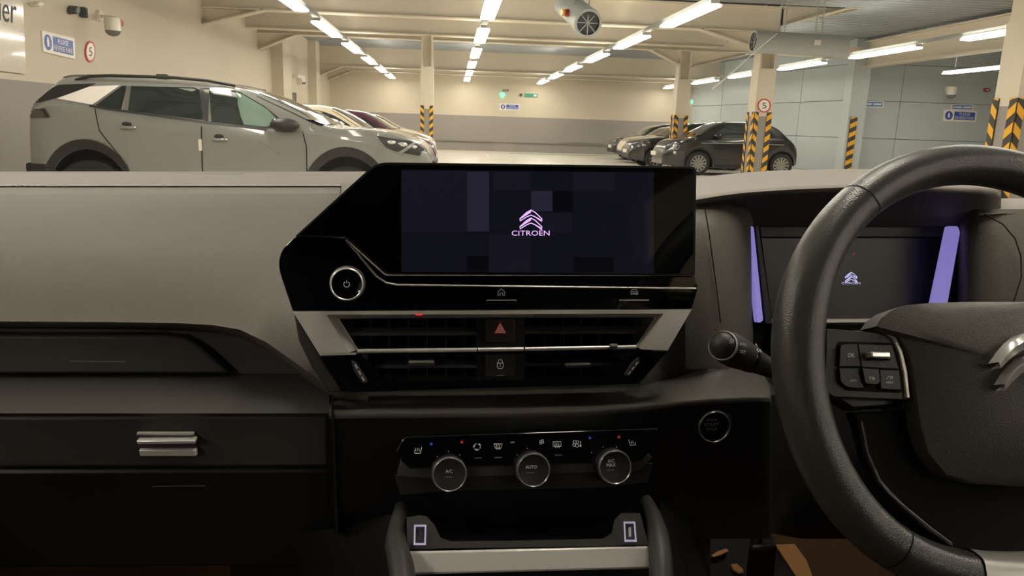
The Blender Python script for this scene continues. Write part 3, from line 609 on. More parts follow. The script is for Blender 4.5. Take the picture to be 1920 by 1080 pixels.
    c.line('crease', [(U(-2.0), .99), (U(-1.78), .86)], .012, 'alloy', .003, sd)
c.pane('door_guard', [(U(-2.60), .995), (U(-2.565), .995), (U(-2.565), .88), (U(-2.60), .88)], 'plate_white', .02)
c.pane('rear_bumper', [(.005, .40), (.005, .70), (.20, .70), (.30, .62), (.30, .40)], 'trim_black', .02, sd=-1); c.pane('rear_bumper', [(.005, .40), (.005, .70), (.20, .70), (.30, .62), (.30, .40)], 'trim_black', .02, sd=1)
MB().box((x0-.10, 8.1, .45), (x0+.06, 9.6, .70)).build('bumper_bar', 'trim_black', c.root, bevel=.03)
c.topglass('windscreen', U(-2.05), U(-1.36), 'car_glass', w0=.93, w1=1.02); c.topglass('rear_window', .14, .30, 'car_glass'); c.topglass('spoiler', .32, .54, 'paint_grey', up=.02)
a_ = c.w(U(-3.22), 0, 1.60); MB().prism([a_+Vector((-.10, -.02, -.02)), a_+Vector((.16, -.02, -.02)), a_+Vector((.02, -.01, .07)), a_+Vector((-.09, -.01, .07))], [a_+Vector((-.10, .02, -.02)), a_+Vector((.16, .02, -.02)), a_+Vector((.02, .01, .07)), a_+Vector((-.09, .01, .07))]).build('aerial_fin', 'trim_black', c.root)
MB().box((x0+4.07, 8.3, .60), (x0+4.14, 9.4, .82)).build('grille', 'trim_black', c.root, bevel=.01)

# ---- hatchbacks: one shape, stretched per car
def hatch(L, Ht, beltz=.98, hood=.98, **kw):
    k = dict(L=L, W=1.75, sill=.22, wr=.32, arch=(.37, .40), wheels=(.78, L-.82), round=(.4, .8), ends=(.86, .62), spokes=10, tumble=.36,
      top=[(0, .70), (.04, .92), (.12, 1.02), (.30, Ht-.24), (.52, Ht-.04), (.85, Ht-.005), (L*.36, Ht), (L*.48, Ht-.03), (L*.55, Ht-.10), (L*.64, (Ht+hood)/2+.06), (L*.725, hood+.05), (L*.80, hood+.01), (L*.90, hood-.06), (L-.12, hood-.17), (L-.03, hood-.30), (L, hood-.42)],
      belt=[(0, beltz), (L*.3, beltz), (L*.7, beltz-.05), (L*.9, hood-.12), (L, hood-.45)])
    k.update(kw); return k
def mono(L, Ht, beltz=.98, hood=1.04, **kw):      # short bonnet, windscreen far forward
    return hatch(L, Ht, beltz, hood, top=[(0, .70), (.04, .92), (.12, 1.02), (.30, Ht-.24), (.52, Ht-.04), (.85, Ht-.01), (L*.4, Ht), (L-1.75, Ht-.005), (L-1.40, Ht-.04), (L-1.18, Ht-.13), (L-.98, Ht-.25), (L-.80, hood+.05), (L-.6, hood+.01), (L-.35, hood-.05), (L-.14, hood-.14), (L-.04, hood-.26), (L, hood-.42)], **kw)
def dress(c, L, Ht, beltz, winmat='car_glass', fwd=0):
    for sd in (-1, 1):
        sw = [(L*.115, beltz+.05), (L*.175, Ht-.10), (L*.36, Ht-.075), (L*.36, beltz+.02)]; c.pane('side_window', sw, winmat, .006, sd)
        w1 = [(L*.375, beltz+.02), (L*.375, Ht-.075), (L*.48, Ht-.09), (L*.545, Ht-.15), (L*.665, beltz+.09), (L*.68, beltz+.01)]
        if fwd: w1 = [(L*.375, beltz+.02), (L*.375, Ht-.075), (L-1.55, Ht-.095), (L-1.3, Ht-.17), (L-.98, beltz+.12), (L-.95, beltz+.03)]; c.pane('side_window', w1, winmat, .006, sd)
        for a in (.24, .37, .69): c.line('door_seam', [(L*a, beltz), (L*a+.02, beltz-.3), (L*a, .34)], .01, 'seam_dark', .004, sd)
        for a in (.27, .41): c.blob('door_handle', (L*a, beltz-.12), (.08, .018, .014), 'chrome', sd=sd)
        c.blob('door_mirror', (L-1.05 if fwd else L*.645, beltz+.08), (.11, .10, .06), 'trim_black', sd=sd)
        hl = c.pane('headlamp', [(L-.62, .80), (L-.55, .70), (L-.18, .62), (L-.12, .70), (L-.3, .79)], 'trim_black', .008, sd); c.blob('lamp_lens', (L-.42, .735), (.07, .02, .035), 'lens', hl, sd); c.blob('lamp_lens', (L-.27, .70), (.06, .02, .035), 'lens', hl, sd)
        c.pane('tail_lamp', [(.02, .85), (.05, .98), (.22, 1.0), (.26, .86)], 'tail_red', .010, sd)
        c.pane('sill_cladding', [(1.2, .24), (1.2, .34), (L-1.25, .34), (L-1.25, .24)], 'trim_black', .008, sd)
    c.topglass('windscreen', *((L-1.36, L-.82) if fwd else (L*.545, L*.72)), winmat, w0=.92, w1=1.0); c.topglass('rear_window', .13, .40, winmat)
    o = c.w(L+.004, 0, .52); MB().box(tuple(o-Vector((.02, .26, .055))), tuple(o+Vector((.02, .26, .055)))).build('number_plate', 'plate_white', c.root)
    o = c.w(L-.05, 0, .36); MB().box(tuple(o-Vector((.06, .5, .07))), tuple(o+Vector((.06, .5, .07)))).build('lower_grille', 'trim_black', c.root)
for nm, lab, xn, yc, L, Ht, pm, wm in [
    ('parked_hatchback', 'cream white hatchback parked just beyond the grey suv', -.42, 11.95, 4.1, 1.46, 'paint_cream', 'car_glass'),
    ('parked_hatchback', 'plum purple hatchback between the two white cars', -.30, 14.7, 4.1, 1.44, 'paint_purple', 'car_glass'),
    ('parked_hatchback', 'white hatchback farthest back in the left row', -.35, 17.6, 4.0, 1.41, 'paint_white', 'car_glass')]:
    c = Car(nm, lab, 'parked cars', mono(L, Ht), xn-L, yc, 1, pm); dress(c, L, Ht, .98, wm, 1)
# ---- small black hatchback on the right, nose towards the aisle
L = 3.92; Ht = 1.53
fi = hatch(L, Ht, 1.05, 1.0, wheels=(.50, 2.93), arch=(.40, .40), wr=.335, W=1.70, tumble=.40, spokes=12, ends=(.8, .66),
  top=[(0, .55), (.03, .80), (.12, .90), (.30, 1.06), (.56, 1.33), (.82, 1.47), (1.05, 1.52), (1.6, 1.535), (2.1, 1.52), (2.38, 1.46), (2.64, 1.33), (3.05, 1.09), (3.25, 1.03), (3.5, .985), (3.68, .93), (3.8, .85), (3.88, .74), (3.92, .55)],
  belt=[(0, .9), (.5, 1.06), (1.5, 1.06), (2.6, 1.02), (3.4, .92), (3.92, .6)])
c = Car('small_hatchback', 'small black hatchback with multi-spoke wheels behind the speed sign column', 'parked cars', fi, 9.90, 21.5, -1, 'paint_black')
for sd in (-1, 1):
    c.pane('side_window', [(.70, 1.10), (.98, 1.42), (1.15, 1.45), (1.15, 1.09)], 'car_glass', .006, sd)
    c.pane('side_window', [(1.18, 1.09), (1.18, 1.45), (1.72, 1.47), (2.12, 1.42), (2.55, 1.14), (2.58, 1.06)], 'car_glass', .006, sd, n=16)
    c.line('window_chrome', [(.72, 1.08), (1.18, 1.07), (2.3, 1.04)], .02, 'chrome', .010, sd)
    for a in (1.16, 2.62): c.line('door_seam', [(a, 1.05), (a+.03, .7), (a, .35)], .01, 'seam_dark', .004, sd)
    c.line('flank_crease', [(.5, .92), (1.6, .93), (2.9, .90)], .022, 'alloy', .002, sd)
    c.blob('door_handle', (1.36, .93), (.09, .018, .016), 'chrome', sd=sd); c.blob('door_mirror', (2.46, 1.12), (.11, .11, .07), 'piano', sd=sd)
    for r_, z in ((.075, .80), (.05, .62)): h = c.blob('round_lamp', (3.62, z), (r_, .03, r_), 'lens', sd=sd)
    c.line('lamp_rim', arc(3.62, .80, .10, 0, 360, 16), .02, 'chrome', .02, sd)
    c.pane('tail_lamp', [(.05, .83), (.07, .93), (.17, .95), (.18, .82)], 'tail_red', .012, sd)
    for q in fi['wheels']: c.archtrim(q, sd, (.03, .04), 'piano', .006)
    c.pane('sill_cladding', [(1.0, .24), (1.0, .32), (2.45, .32), (2.45, .24)], 'trim_black', .008, sd)
c.topglass('windscreen', 2.30, 3.0, 'car_glass', w0=.92, w1=1.0); c.topglass('rear_window', .32, .78, 'car_glass')
o = c.w(L+.01, -.35, .56); MB().box(tuple(o-Vector((.02, .25, .055))), tuple(o+Vector((.02, .25, .055)))).build('number_plate', 'plate_white', c.root)
a_ = c.w(1.05, 0, 1.535); MB().tube([a_, a_+Vector((.03, 0, .05))], .015, 6).build('aerial', 'trim_black', c.root)
for lab, xn, yc, L, Ht, pm in [('black hatchback half hidden by the column next to the small hatchback', 5.75, 24.6, 4.2, 1.52, 'paint_black'),
                               ('cream bonneted car between two black cars in the right row', 6.2, 27.4, 4.2, 1.46, 'paint_cream'),
                               ('dark car parked farthest back in the right row', 6.4, 30.1, 4.2, 1.50, 'paint_dark')]:
    c = Car('parked_hatchback', lab, 'parked cars', hatch(L, Ht), xn+L, yc, -1, pm); dress(c, L, Ht, .98)
# ================================================================== OWN CAR: dashboard
dash = thing('dashboard', 'wide grey soft-touch dashboard with glovebox and instrument hood across the car', 'dashboard', (.1, .95, -.45), 'C')
fe = [(-700, 607, .742), (-300, 607, .742), (0, 607, .742), (200, 608, .742), (330, 610, .742), (400, 614, .736), (450, 623, .730), (500, 648, .722), (560, 692, .712), (620, 738, .705), (690, 760, .705)]
cols = []
for x, e, Ye in fe:
    k = lambda t: 500+(e-500)*t
    top_ = [(322, 1.27), (336, 1.15), (348, 1.06), (350.5, 1.055), (363-(x/600)*1.5, .985), (365-(x/600)*1.5, .977), (390, .93), (430, .875), (465, .835), (500, .80)]
    y6 = .80-(.80-Ye)*.62; cols.append((x, top_+[(k(.35), .80-(.80-Ye)*.42), (k(.65), .80-(.80-Ye)*.74), (k(.88), Ye+.006), (k(.96), Ye), (e, Ye+.004), (e+5, Ye+.014), (e+9, Ye+.03)]))
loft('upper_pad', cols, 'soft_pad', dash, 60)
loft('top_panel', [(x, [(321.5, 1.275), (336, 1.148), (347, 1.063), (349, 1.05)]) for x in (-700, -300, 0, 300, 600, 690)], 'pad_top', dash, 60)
# behind and under the screen the dash runs on to the right, out of sight from the seat
loft('centre_bridge', [(x, [(330, 1.27), (352, 1.0), (372, .86), (420, .80), (600, .76), (760, .75)]) for x in (640, 800, 1000, 1200, 1330)], 'soft_pad', dash, 60)
text('airbag_lettering', 'AIRBAG', 52, 349.5, 66, 4.2, Plane(CY(52, 349, 1.055), (0, -.35, 1)), .0006, 'seam_dark', dash)
# passenger drawer and ledge
lx = [(-700, 0), (-300, 0), (0, 0), (300, 0), (450, 0), (560, 0), (617, 0)]
loft('middle_ledge', [(x, [(600, .80), (612, .775), (700, .768), (704, .762), (720, .738), (740, .716), (758, .699), (768, .692), (775, .688), (780, .690), (784, .70)]) for x, _ in lx], 'hard_dark', dash, 60)
DRP = cplane(200, 660, .760, 4)
dr = plate('drawer_front', [(-700, 628), (300, 629), (345, 633), (368, 645), (395, 668), (432, 701), (-700, 700)], DRP, .006, .02, 'hard_dark', dash, bevel=.003)
strokes('drawer_emblem_line', [[(130, 677), (235, 678)]], 1.6, DRP, .0075, 'print_dim', dr)
GLP = cplane(300, 830, .692, -2)
gl_ = plate('glovebox_door', [(-700, 782), (615, 778), (618, 877), (-700, 880)], GLP, 0, .03, 'hard_dark', dash, bevel=.004)
hd = plate('handle', [(256, 813), (364, 813), (369, 855), (261, 855)], GLP, .004, .01, 'slat_dark', gl_, bevel=.001)
plate('handle_lip', [(255, 827), (366, 826), (366, 833), (257, 834)], GLP, .012, .01, 'bright_chrome', gl_, bevel=.001); plate('handle_edge', [(256, 812.5), (363, 812.5), (363, 815.5), (256, 815.5)], GLP, .006, .004, 'bright_chrome', gl_)
plate('handle_base', [(260, 844), (367, 844), (369, 856), (262, 856)], GLP, .008, .006, 'satin_silver', gl_, bevel=.001)
LPP = cplane(300, 960, .70, -8)
lp = plate('lower_panel', [(-700, 884), (620, 880), (628, 1062), (20, 1066), (-700, 1070)], LPP, 0, .03, 'hard_black', dash, bevel=.004)
strokes('panel_line', [[(286, 912), (384, 911)]], 1.5, LPP, .001, 'print_dim', lp)
# centre: ledge and face below the vents
cx_ = [(617, 735, .75, 776, .665), (700, 735, .75, 774, .662), (900, 733, .75, 773, .662), (1100, 728, .75, 770, .662), (1200, 722, .76, 762, .664), (1270, 708, .742, 753, .666), (1330, 688, .742, 748, .667), (1390, 682, .745, 745, .668), (1425, 690, .742, 743, .668), (1441, 720, .71, 743, .67), (1446, 741, .70, 746, .69)]
loft('centre_ledge', [(x, [(yb, Yb), (yb*.6+yf*.4, Yb*.6+Yf*.4), (yb*.2+yf*.8, Yb*.2+Yf*.8), (yf-3, Yf+.004), (yf, Yf), (yf+4, Yf-.001), (yf+10, Yf)]) for x, yb, Yb, yf, Yf in cx_], 'mid_pad', dash, 60)
loft('centre_face', [(x, [(yf+10, Yf), (yf+40, Yf+.004), (930, Yf+.01), (1010, Yf+.04)]) for x, yb, Yb, yf, Yf in cx_], 'hard_black', dash, 60)
MB().prism([CY(621, 742, .70), CY(625, 742, .70), CY(634, 1000, .69), (CY(628, 1000, .69))], [CY(621, 742, .66), CY(625, 742, .66), CY(634, 1000, .672), CY(628, 1000, .672)]).build('panel_joint', 'seam_dark', dash)
loft('knee_panel', [(1412, [(560, .90), (690, .86), (741, .78), (800, .76), (1000, .76)]), (1446, [(560, .87), (690, .84), (741, .72), (800, .71), (1000, .73)]), (1500, [(560, .87), (690, .86), (735, .78), (850, .76), (1010, .80)]), (1700, [(560, .87), (690, .86), (735, .80), (850, .78), (1010, .82)]), (2300, [(560, .87), (690, .86), (735, .80), (850, .78), (1010, .82)])], 'hard_black', dash, 60)
# instrument hood (visor)
hc = [(1230, 346, 384, .775), (1290, 336, 374, .762), (1350, 328, 364, .756), (1400, 323, 358, .755), (1450, 320, 354.5, .745), (1500, 318, 351.5, .738), (1600, 317, 348, .733), (1700, 318, 349, .733), (1780, 320, 351, .736), (1840, 325, 353, .745), (1866, 332, 356, .76), (1877, 345, 364, .80)]
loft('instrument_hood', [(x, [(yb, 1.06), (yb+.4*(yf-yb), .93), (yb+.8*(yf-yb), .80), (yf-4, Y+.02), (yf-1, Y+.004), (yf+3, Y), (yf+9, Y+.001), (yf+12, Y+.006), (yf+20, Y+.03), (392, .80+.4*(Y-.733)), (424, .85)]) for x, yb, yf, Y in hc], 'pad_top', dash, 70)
# cheek panels either side of the instrument
def cheek(name, cs, rows): return loft(name, [(x, [(y, Y+dy) for y, dy in rows]) for x, Y in cs], 'soft_pad', dash, 70)
cheek('inner_cheek', [(1285, .748), (1310, .745), (1340, .746), (1365, .752), (1385, .764), (1398, .78), (1406, .80), (1412, .83)], [(384, .034), (394, .016), (425, 0), (480, -.012), (560, -.018), (640, -.022), (692, -.018)])
MB().tube([CY(1322, 392, .742), CY(1330, 440, .734), (CY(1338, 500, .729)), CY(1346, 560, .726), CY(1351, 605, .7245)], .0007, 5).build('stitch_seam', 'seam_dark', dash)
cheek('outer_cheek', [(1796, .84), (1802, .82), (1815, .80), (1840, .785), (1880, .775), (1930, .77), (2300, .76)], [(392, .012), (430, 0), (500, -.012), (600, -.025), (720, -.03)])
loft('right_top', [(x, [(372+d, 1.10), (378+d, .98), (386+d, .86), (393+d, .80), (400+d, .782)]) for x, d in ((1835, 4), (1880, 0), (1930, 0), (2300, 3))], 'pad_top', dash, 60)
MB().tube([CY(1846, 402, .777), CY(1880, 420, .767), CY(1903, 447, .760), CY(1914, 480, .757), CY(1915, 520, .752), CY(1900, 568, .749)], .0008, 5).build('stitch_seam', 'seam_dark', dash)
loft('binnacle_back', [(x, [(392, .86), (430, .872), (660, .86)]) for x in (1395, 1600, 1810)], 'hard_black', dash, 60)
# ================================================================== instrument display
INP = cplane(1600, 520, .845, 14)
ins = thing('instrument_display', 'small instrument display glowing with a chevron emblem behind the steering wheel', 'display', INP.pt(1600, 600), 'C')
plate('housing', [(1420, 418), (1778, 418), (1748, 606), (1446, 612)], INP, -.004, .03, 'hard_black', ins, r_=6)
plate('top_bezel', [(1424, 421), (1774, 420), (1769, 444), (1427, 445)], INP, .004, .012, 'hard_dark', ins, bevel=.001)
gls = plate('display_glass', [(1428, 447), (1768, 447), (1744, 597), (1447, 597)], INP, .001, .008, 'display_matte', ins)
plate('chrome_strip', [(1444, 599), (1746, 596), (1744, 604), (1448, 607)], INP, .010, .012, 'satin_silver', ins, bevel=.001)
strokes('warning_mark', [], 1, INP, .002, 'hazard_red', gls, fills=[[(1596, 479), (1602, 472), (1603, 478)]])
for x, y, s_, txt in ((1596, 519, .53, 1),):
    pass
def chevrons(cx, cy, s, pl, off, mat, parent, wd=2.0):
    for dy in (0, 14.5*s):
        P = [(-20*s, 14*s), (-20*s, 10*s), (-8*s, -1.5*s), (0, -6.0*s), (8*s, -1.5*s), (20*s, 10*s), (20*s, 14*s), (7*s, 6*s), (0, 3.2*s), (-7*s, 6*s), (-20*s, 14*s)]
        strokes('chevron', [[(cx+a, cy+b+dy) for a, b in P]], wd*s, pl, off, mat, parent, fills=[[(cx+a*s, cy+b*s+dy) for a, b in [(-18, 10), (-8, 0), (0, -5), (0, -1.5), (-8, 3.5)]]])
chevrons(1596, 514, .55, INP, .0022, 'logo_blue', gls, 2.6); text('lettering', 'CITROËN', 1595.5, 530.5, 35, 5.0, INP, .0022, 'logo_blue', gls)
plate('painted_glow', rounded([(1403, 424), (1413, 424), (1431, 602), (1421, 606)], 5), Plane(CY(1415, 515, .80), (.35, -1, .2)), 0, .006, 'glow_violet', ins)  # glowing plates painted in for display light on the binnacle side walls
plate('painted_glow', rounded([(1775, 424), (1796, 424), (1800, 436), (1776, 572), (1744, 572)], 4), Plane(CY(1775, 500, .815), (-.35, -1, .2)), 0, .006, 'glow_violet', ins)
plate('dark_border', [(1417, 424), (1422, 424), (1448, 606), (1436, 606)], Plane(CY(1430, 515, .805), (.35, -1, .2)), 0, .006, 'hard_black', ins)
# ================================================================== centre touchscreen
SC = cplane(950, 415, .700, 8)
ts = thing('touchscreen', 'wide black touchscreen showing a pink chevron emblem in the middle of the dash', 'display', SC.pt(950, 515), 'C')
H_ = rounded([(553, 443), (706, 304), (1306, 312), (1303, 517), (724, 515), (647, 446)], [3, 22, 12, 2, 8, 4], 6)
plate('housing', H_, SC, .012, .022, 'hard_black', ts, bevel=.0012)
gls = plate('glass', rounded([(560, 441), (708, 308.5), (1301, 316), (1299, 513), (727, 511), (650, 443)], [3, 20, 10, 2, 8, 4], 6), SC, .0132, .003, 'screen_glass', ts)
img = plate('lit_image', [(752, 318), (1226, 323), (1226, 513), (752, 510)], SC, .0135, .0006, 'lcd_base', ts)
for x0_, y0_, x1_, y1_, mt in [(876, 322, 917, 434, 'lcd_lift'), (753, 320, 875, 434, 'lcd_mid'), (753, 435, 875, 508, 'lcd_base'), (876, 480, 916, 509, 'lcd_low'), (925, 323, 995, 356, 'lcd_mid'), (996, 358, 1036, 396, 'lcd_lift'), (1037, 358, 1074, 397, 'lcd_low'), (1075, 324, 1152, 358, 'lcd_mid'), (1153, 324, 1225, 400, 'lcd_base'), (996, 400, 1073, 437, 'lcd_mid'), (918, 440, 995, 509, 'lcd_mid'), (1075, 440, 1150, 480, 'lcd_base'), (1075, 482, 1150, 510, 'lcd_low'), (1152, 402, 1225, 511, 'lcd_base')]:
    plate('image_tile', [(x0_, y0_), (x1_, y0_), (x1_, y1_), (x0_, y1_)], SC, .0138, .0002, mt, img)
chevrons(995.5, 400, 1.03, SC, .0141, 'logo_pink', img, 1.7); text('lettering', 'CITROËN', 995, 436, 71, 11.5, SC, .0141, 'logo_pink', img)
plate('lower_bezel', [(647, 449), (722, 517), (1303, 518), (1309, 541), (745, 536), (722, 531), (700, 512)], SC, .008, .02, 'piano', ts, bevel=.001)
MB().tube([SC.pt(x, y, .0085) for x, y in [(648, 449), (668, 472), (690, 499), (706, 518), (724, 530), (745, 534), (900, 536), (1305, 541)]], .0011, 6).build('chrome_trim', 'bright_chrome', ts, smooth=60)
# ================================================================== gloss fascia with volume knob
fp = thing('control_fascia', 'gloss black fascia strip with volume knob and two key bars under the touchscreen', 'control panel', SC.pt(930, 580), 'C')
fa = plate('gloss_panel', rounded([(556, 441), (648, 447), (700, 510), (745, 533), (1309, 539), (1297, 580), (549, 584), (521, 500), (526, 470)], [10, 0, 4, 6, 3, 4, 3, 20, 16], 5), SC, .003, .028, 'piano', fp, bevel=.0015)
kc = SC.pt(652, 531, .003); R = .0158
kn = MB().lathe(kc, SC.n, [(0, R*.98), (.006, R), (.012, R*.97), (.0135, R*.90), (.0130, R*.80), (.0130, .0001)], 40).build('volume_knob', 'piano', fp, smooth=30)
MB().lathe(kc, SC.n, [(.0115, R*.985), (.0135, R*.96), (.0140, R*.90), (.0134, R*.86)], 40).build('chrome_ring', 'bright_chrome', kn, smooth=60); MB().lathe(kc, SC.n, [(0, R*1.02), (.002, R*1.05), (.004, R*1.0)], 40).build('chrome_base', 'bright_chrome', kn, smooth=60)
strokes('power_icon', [arc(650, 533, 5.5, -55, 235, 16), [(650, 526), (650, 532)]], 1.2, SC, .0168, 'print_white', kn)
for cx, nm in ((940, 'home'), (1189, 'vehicle')):
    b1 = plate('key_bar', [(cx-28, 562), (cx+28, 562), (cx+29, 570), (cx-29, 570)], SC, .008, .008, 'piano', fp, bevel=.0008); plate('key_edge', [(cx-28, 562), (cx+28, 562), (cx+28, 563.8), (cx-28, 563.8)], SC, .0086, .001, 'satin_silver', b1)
    if nm == 'home': strokes('home_icon', [[(934, 554), (934, 547), (940, 541.5), (946, 547), (946, 554), (942.5, 554), (942.5, 549.5), (937.5, 549.5), (937.5, 554), (934, 554)]], 1.1, SC, .004, 'print_white', fp)
    else: strokes('vehicle_icon', [[(1183, 551), (1183, 547.5), (1185.5, 543), (1193.5, 543), (1196, 547.5), (1196, 551), (1183, 551)], [(1184, 547.2), (1195, 547.2)], [(1184.5, 551), (1184.5, 553)], [(1194.5, 551), (1194.5, 553)]], 1.2, SC, .004, 'print_white', fp)
# ================================================================== air vents
av = thing('air_vents', 'twin centre air vents in a silver surround with hazard and lock keys', 'air vent', SC.pt(925, 720), 'C')
def ring3(name, loops, mat, parent, smooth=30, bevel=0):
    rows = [[SC.pt(x, y, o) for x, y in l] for l, o in loops]; return MB().grid(rows, 0, False).build(name, mat, parent, smooth=smooth, bevel=bevel)
Lo = [(598, 663), (549, 584), (1297, 580), (1252, 657)]; Li = [(655, 661), (612, 590), (1245, 588), (1203, 655)]; Ld = [(670, 656), (634, 597.5), (1229, 595), (1193, 650)]
ring3('silver_surround', [(Lo, -.012), (Lo, .006), (Li, .006), (Ld, -.008), (Ld, -.03)], 'satin_silver', av)
for l in (((634.5, 598), (670.5, 656)), ((1229, 595.5), (1193, 650))): MB().tube([SC.pt(*l[0], -.0065), SC.pt(*l[1], -.0065)], .0009, 6).build('edge_line', 'bright_chrome', av)
MB().prism([SC.pt(x, y, -.012) for x, y in ((598, 663), (668, 661), (668, 667), (602, 668))], [SC.pt(x, y, .0055) for x, y in ((598, 663), (668, 661), (668, 665), (600, 667))]).build('surround_foot', 'satin_silver', av)
Go = [(600, 666), (1251, 659), (1205, 712), (1188, 720), (660, 735), (640, 733)]; Gi = [(676, 664), (1189, 657), (1166, 692), (1138, 710), (742, 716), (712, 700)]
rows = [[SC.pt(x, y, o) for x, y in l]+[SC.pt(l[0][0], l[0][1], o)] for l, o in ((Go, -.03), (Go, .001), (Gi, .001), (Gi, -.03))]
MB().grid(rows).build('lower_frame', 'piano', av, smooth=30)
plate('vent_cavity', [(600, 590), (1245, 590), (1200, 720), (650, 730)], SC, -.055, .005, 'cavity', av)
for nm, P in (('cavity_roof', [(612, 588), (1240, 586), (1232, 592), (626, 594)]), ('cavity_floor', [(720, 716), (1150, 710), (1150, 722), (720, 728)])):
    A = [SC.pt(x, y, -.010) for x, y in P]; MB().prism(A, [a-SC.n*.05 for a in A]).build(nm, 'cavity', av)
for x0_, x1_, ya, yb in ((670, 893.5, 658.5, 655.8), (895.5, 981.5, 655.8, 654.6), (984, 1192, 654.5, 650.5)):
    MB().tube([SC.pt(x0_, ya, .001), SC.pt(x1_, yb, .001)], .0021, 10).build('chrome_bar', 'bright_chrome', av, smooth=50)
for x0_, x1_, y, off in ((648, 903, 626, -.016), (978, 1216, 623, -.016), (702, 903, 687, -.016), (978, 1172, 683, -.016)):
    A = [SC.pt(x0_, y-3, off), SC.pt(x1_, y-4, off), SC.pt(x1_, y+3, off+.002), SC.pt(x0_, y+4, off+.002)]; MB().prism(A, [a-SC.n*.02+Vector((0, 0, .002)) for a in A]).build('slat', 'slat_dark', av, bevel=.0006)
for x in (660, 695, 730, 766, 801, 837, 872, 1022, 1057, 1090, 1124, 1156, 1190):
    for ya, yb in ((596, 654), (664, 712)):
        if ya > 660 and (x < 700 or x > 1150): continue
        A = [SC.pt(x-.9, ya, -.034), SC.pt(x+.9, ya, -.034), SC.pt(x+.9, yb, -.034), SC.pt(x-.9, yb, -.034)]; MB().prism(A, [a-SC.n*.025 for a in A]).build('vane', 'vane', av)
for P in ([(767, 676), (814, 676), (816, 687), (765, 687)], [(1060, 681), (1107, 680), (1107, 690), (1060, 691)]):
    t_ = plate('slider_tab', P, SC, -.006, .016, 'slat_dark', av, bevel=.001); (xa, ya), (xb, yb) = P[0], P[1]; plate('chrome_cap', [(xa, ya), (xb, yb), (xb+1, yb+5), (xa-1, ya+5)], SC, -.004, .004, 'bright_chrome', t_, bevel=.001)
t_ = plate('slider_tab', [(1145, 648), (1159, 648), (1157, 658), (1148, 658)], SC, .008, .010, 'slat_dark', av, bevel=.001); plate('chrome_cap', [(1146, 645), (1158, 645), (1158, 649), (1146, 649)], SC, .008, .003, 'bright_chrome', t_)
plate('divider', [(894, 597), (984, 596), (984, 712), (894, 713)], SC, -.013, .03, 'hard_black', av)
hzb = plate('hazard_key', [(910, 598), (966, 597), (966, 643), (910, 643)], SC, -.004, .015, 'button_dark', av, bevel=.0015)
strokes('warning_triangle', [], 1, SC, -.0036, 'hazard_red', hzb, fills=[[(937.5, 603), (950, 625.5), (926, 625.5)]]); strokes('triangle_line', [[(938, 608.5), (946, 623), (930, 623), (938, 608.5)], [(938, 614.5), (941.5, 620.5), (934.5, 620.5), (938, 614.5)]], 1.1, SC, -.0033, 'print_white', hzb)
lkb = plate('lock_key', [(910, 663), (966, 662), (966, 707), (910, 708)], SC, -.004, .015, 'button_dark', av, bevel=.0015)
strokes('lock_icon', [[(932.5, 681), (943.5, 681), (943.5, 688), (941, 691), (935, 691), (932.5, 688), (932.5, 681)], [(934, 681), (934, 677.5), (936, 674.5), (940, 674.5), (942, 677.5), (942, 681)], [(938, 683.5), (938, 687.5)]], 1.2, SC, -.0036, 'print_white', lkb); strokes('key_lamp', [[(931, 704), (945, 704)]], 2, SC, -.0036, 'print_dim', lkb)
for P in ([(658, 676), (668, 681), (690, 717), (680, 719), (664, 698)], [(1198, 670), (1200, 680), (1180, 706), (1171, 704), (1184, 682)]):
    t_ = plate('thumb_wheel', P, SC, .0045, .012, 'slat_dark', av, bevel=.001)
    a, b = (Vector(P[0])+Vector(P[1]))/2, (Vector(P[2])+Vector(P[3]))/2
    for k in (.12, .42, .70): q0, q1 = a+(b-a)*k, a+(b-a)*(k+.2); strokes('wheel_ridge', [[tuple(q0), tuple(q1)]], 3, SC, .005, 'satin_silver', t_)
strokes('red_led', [[(779, 590.5), (792, 590.5)]], 2.2, SC, .0066, 'led_red', av)
plate('side_trim', [(551, 590), (598, 664), (646, 735), (617, 737), (585, 690), (560, 640)], SC, -.004, .02, 'hard_dark', av, bevel=.002)
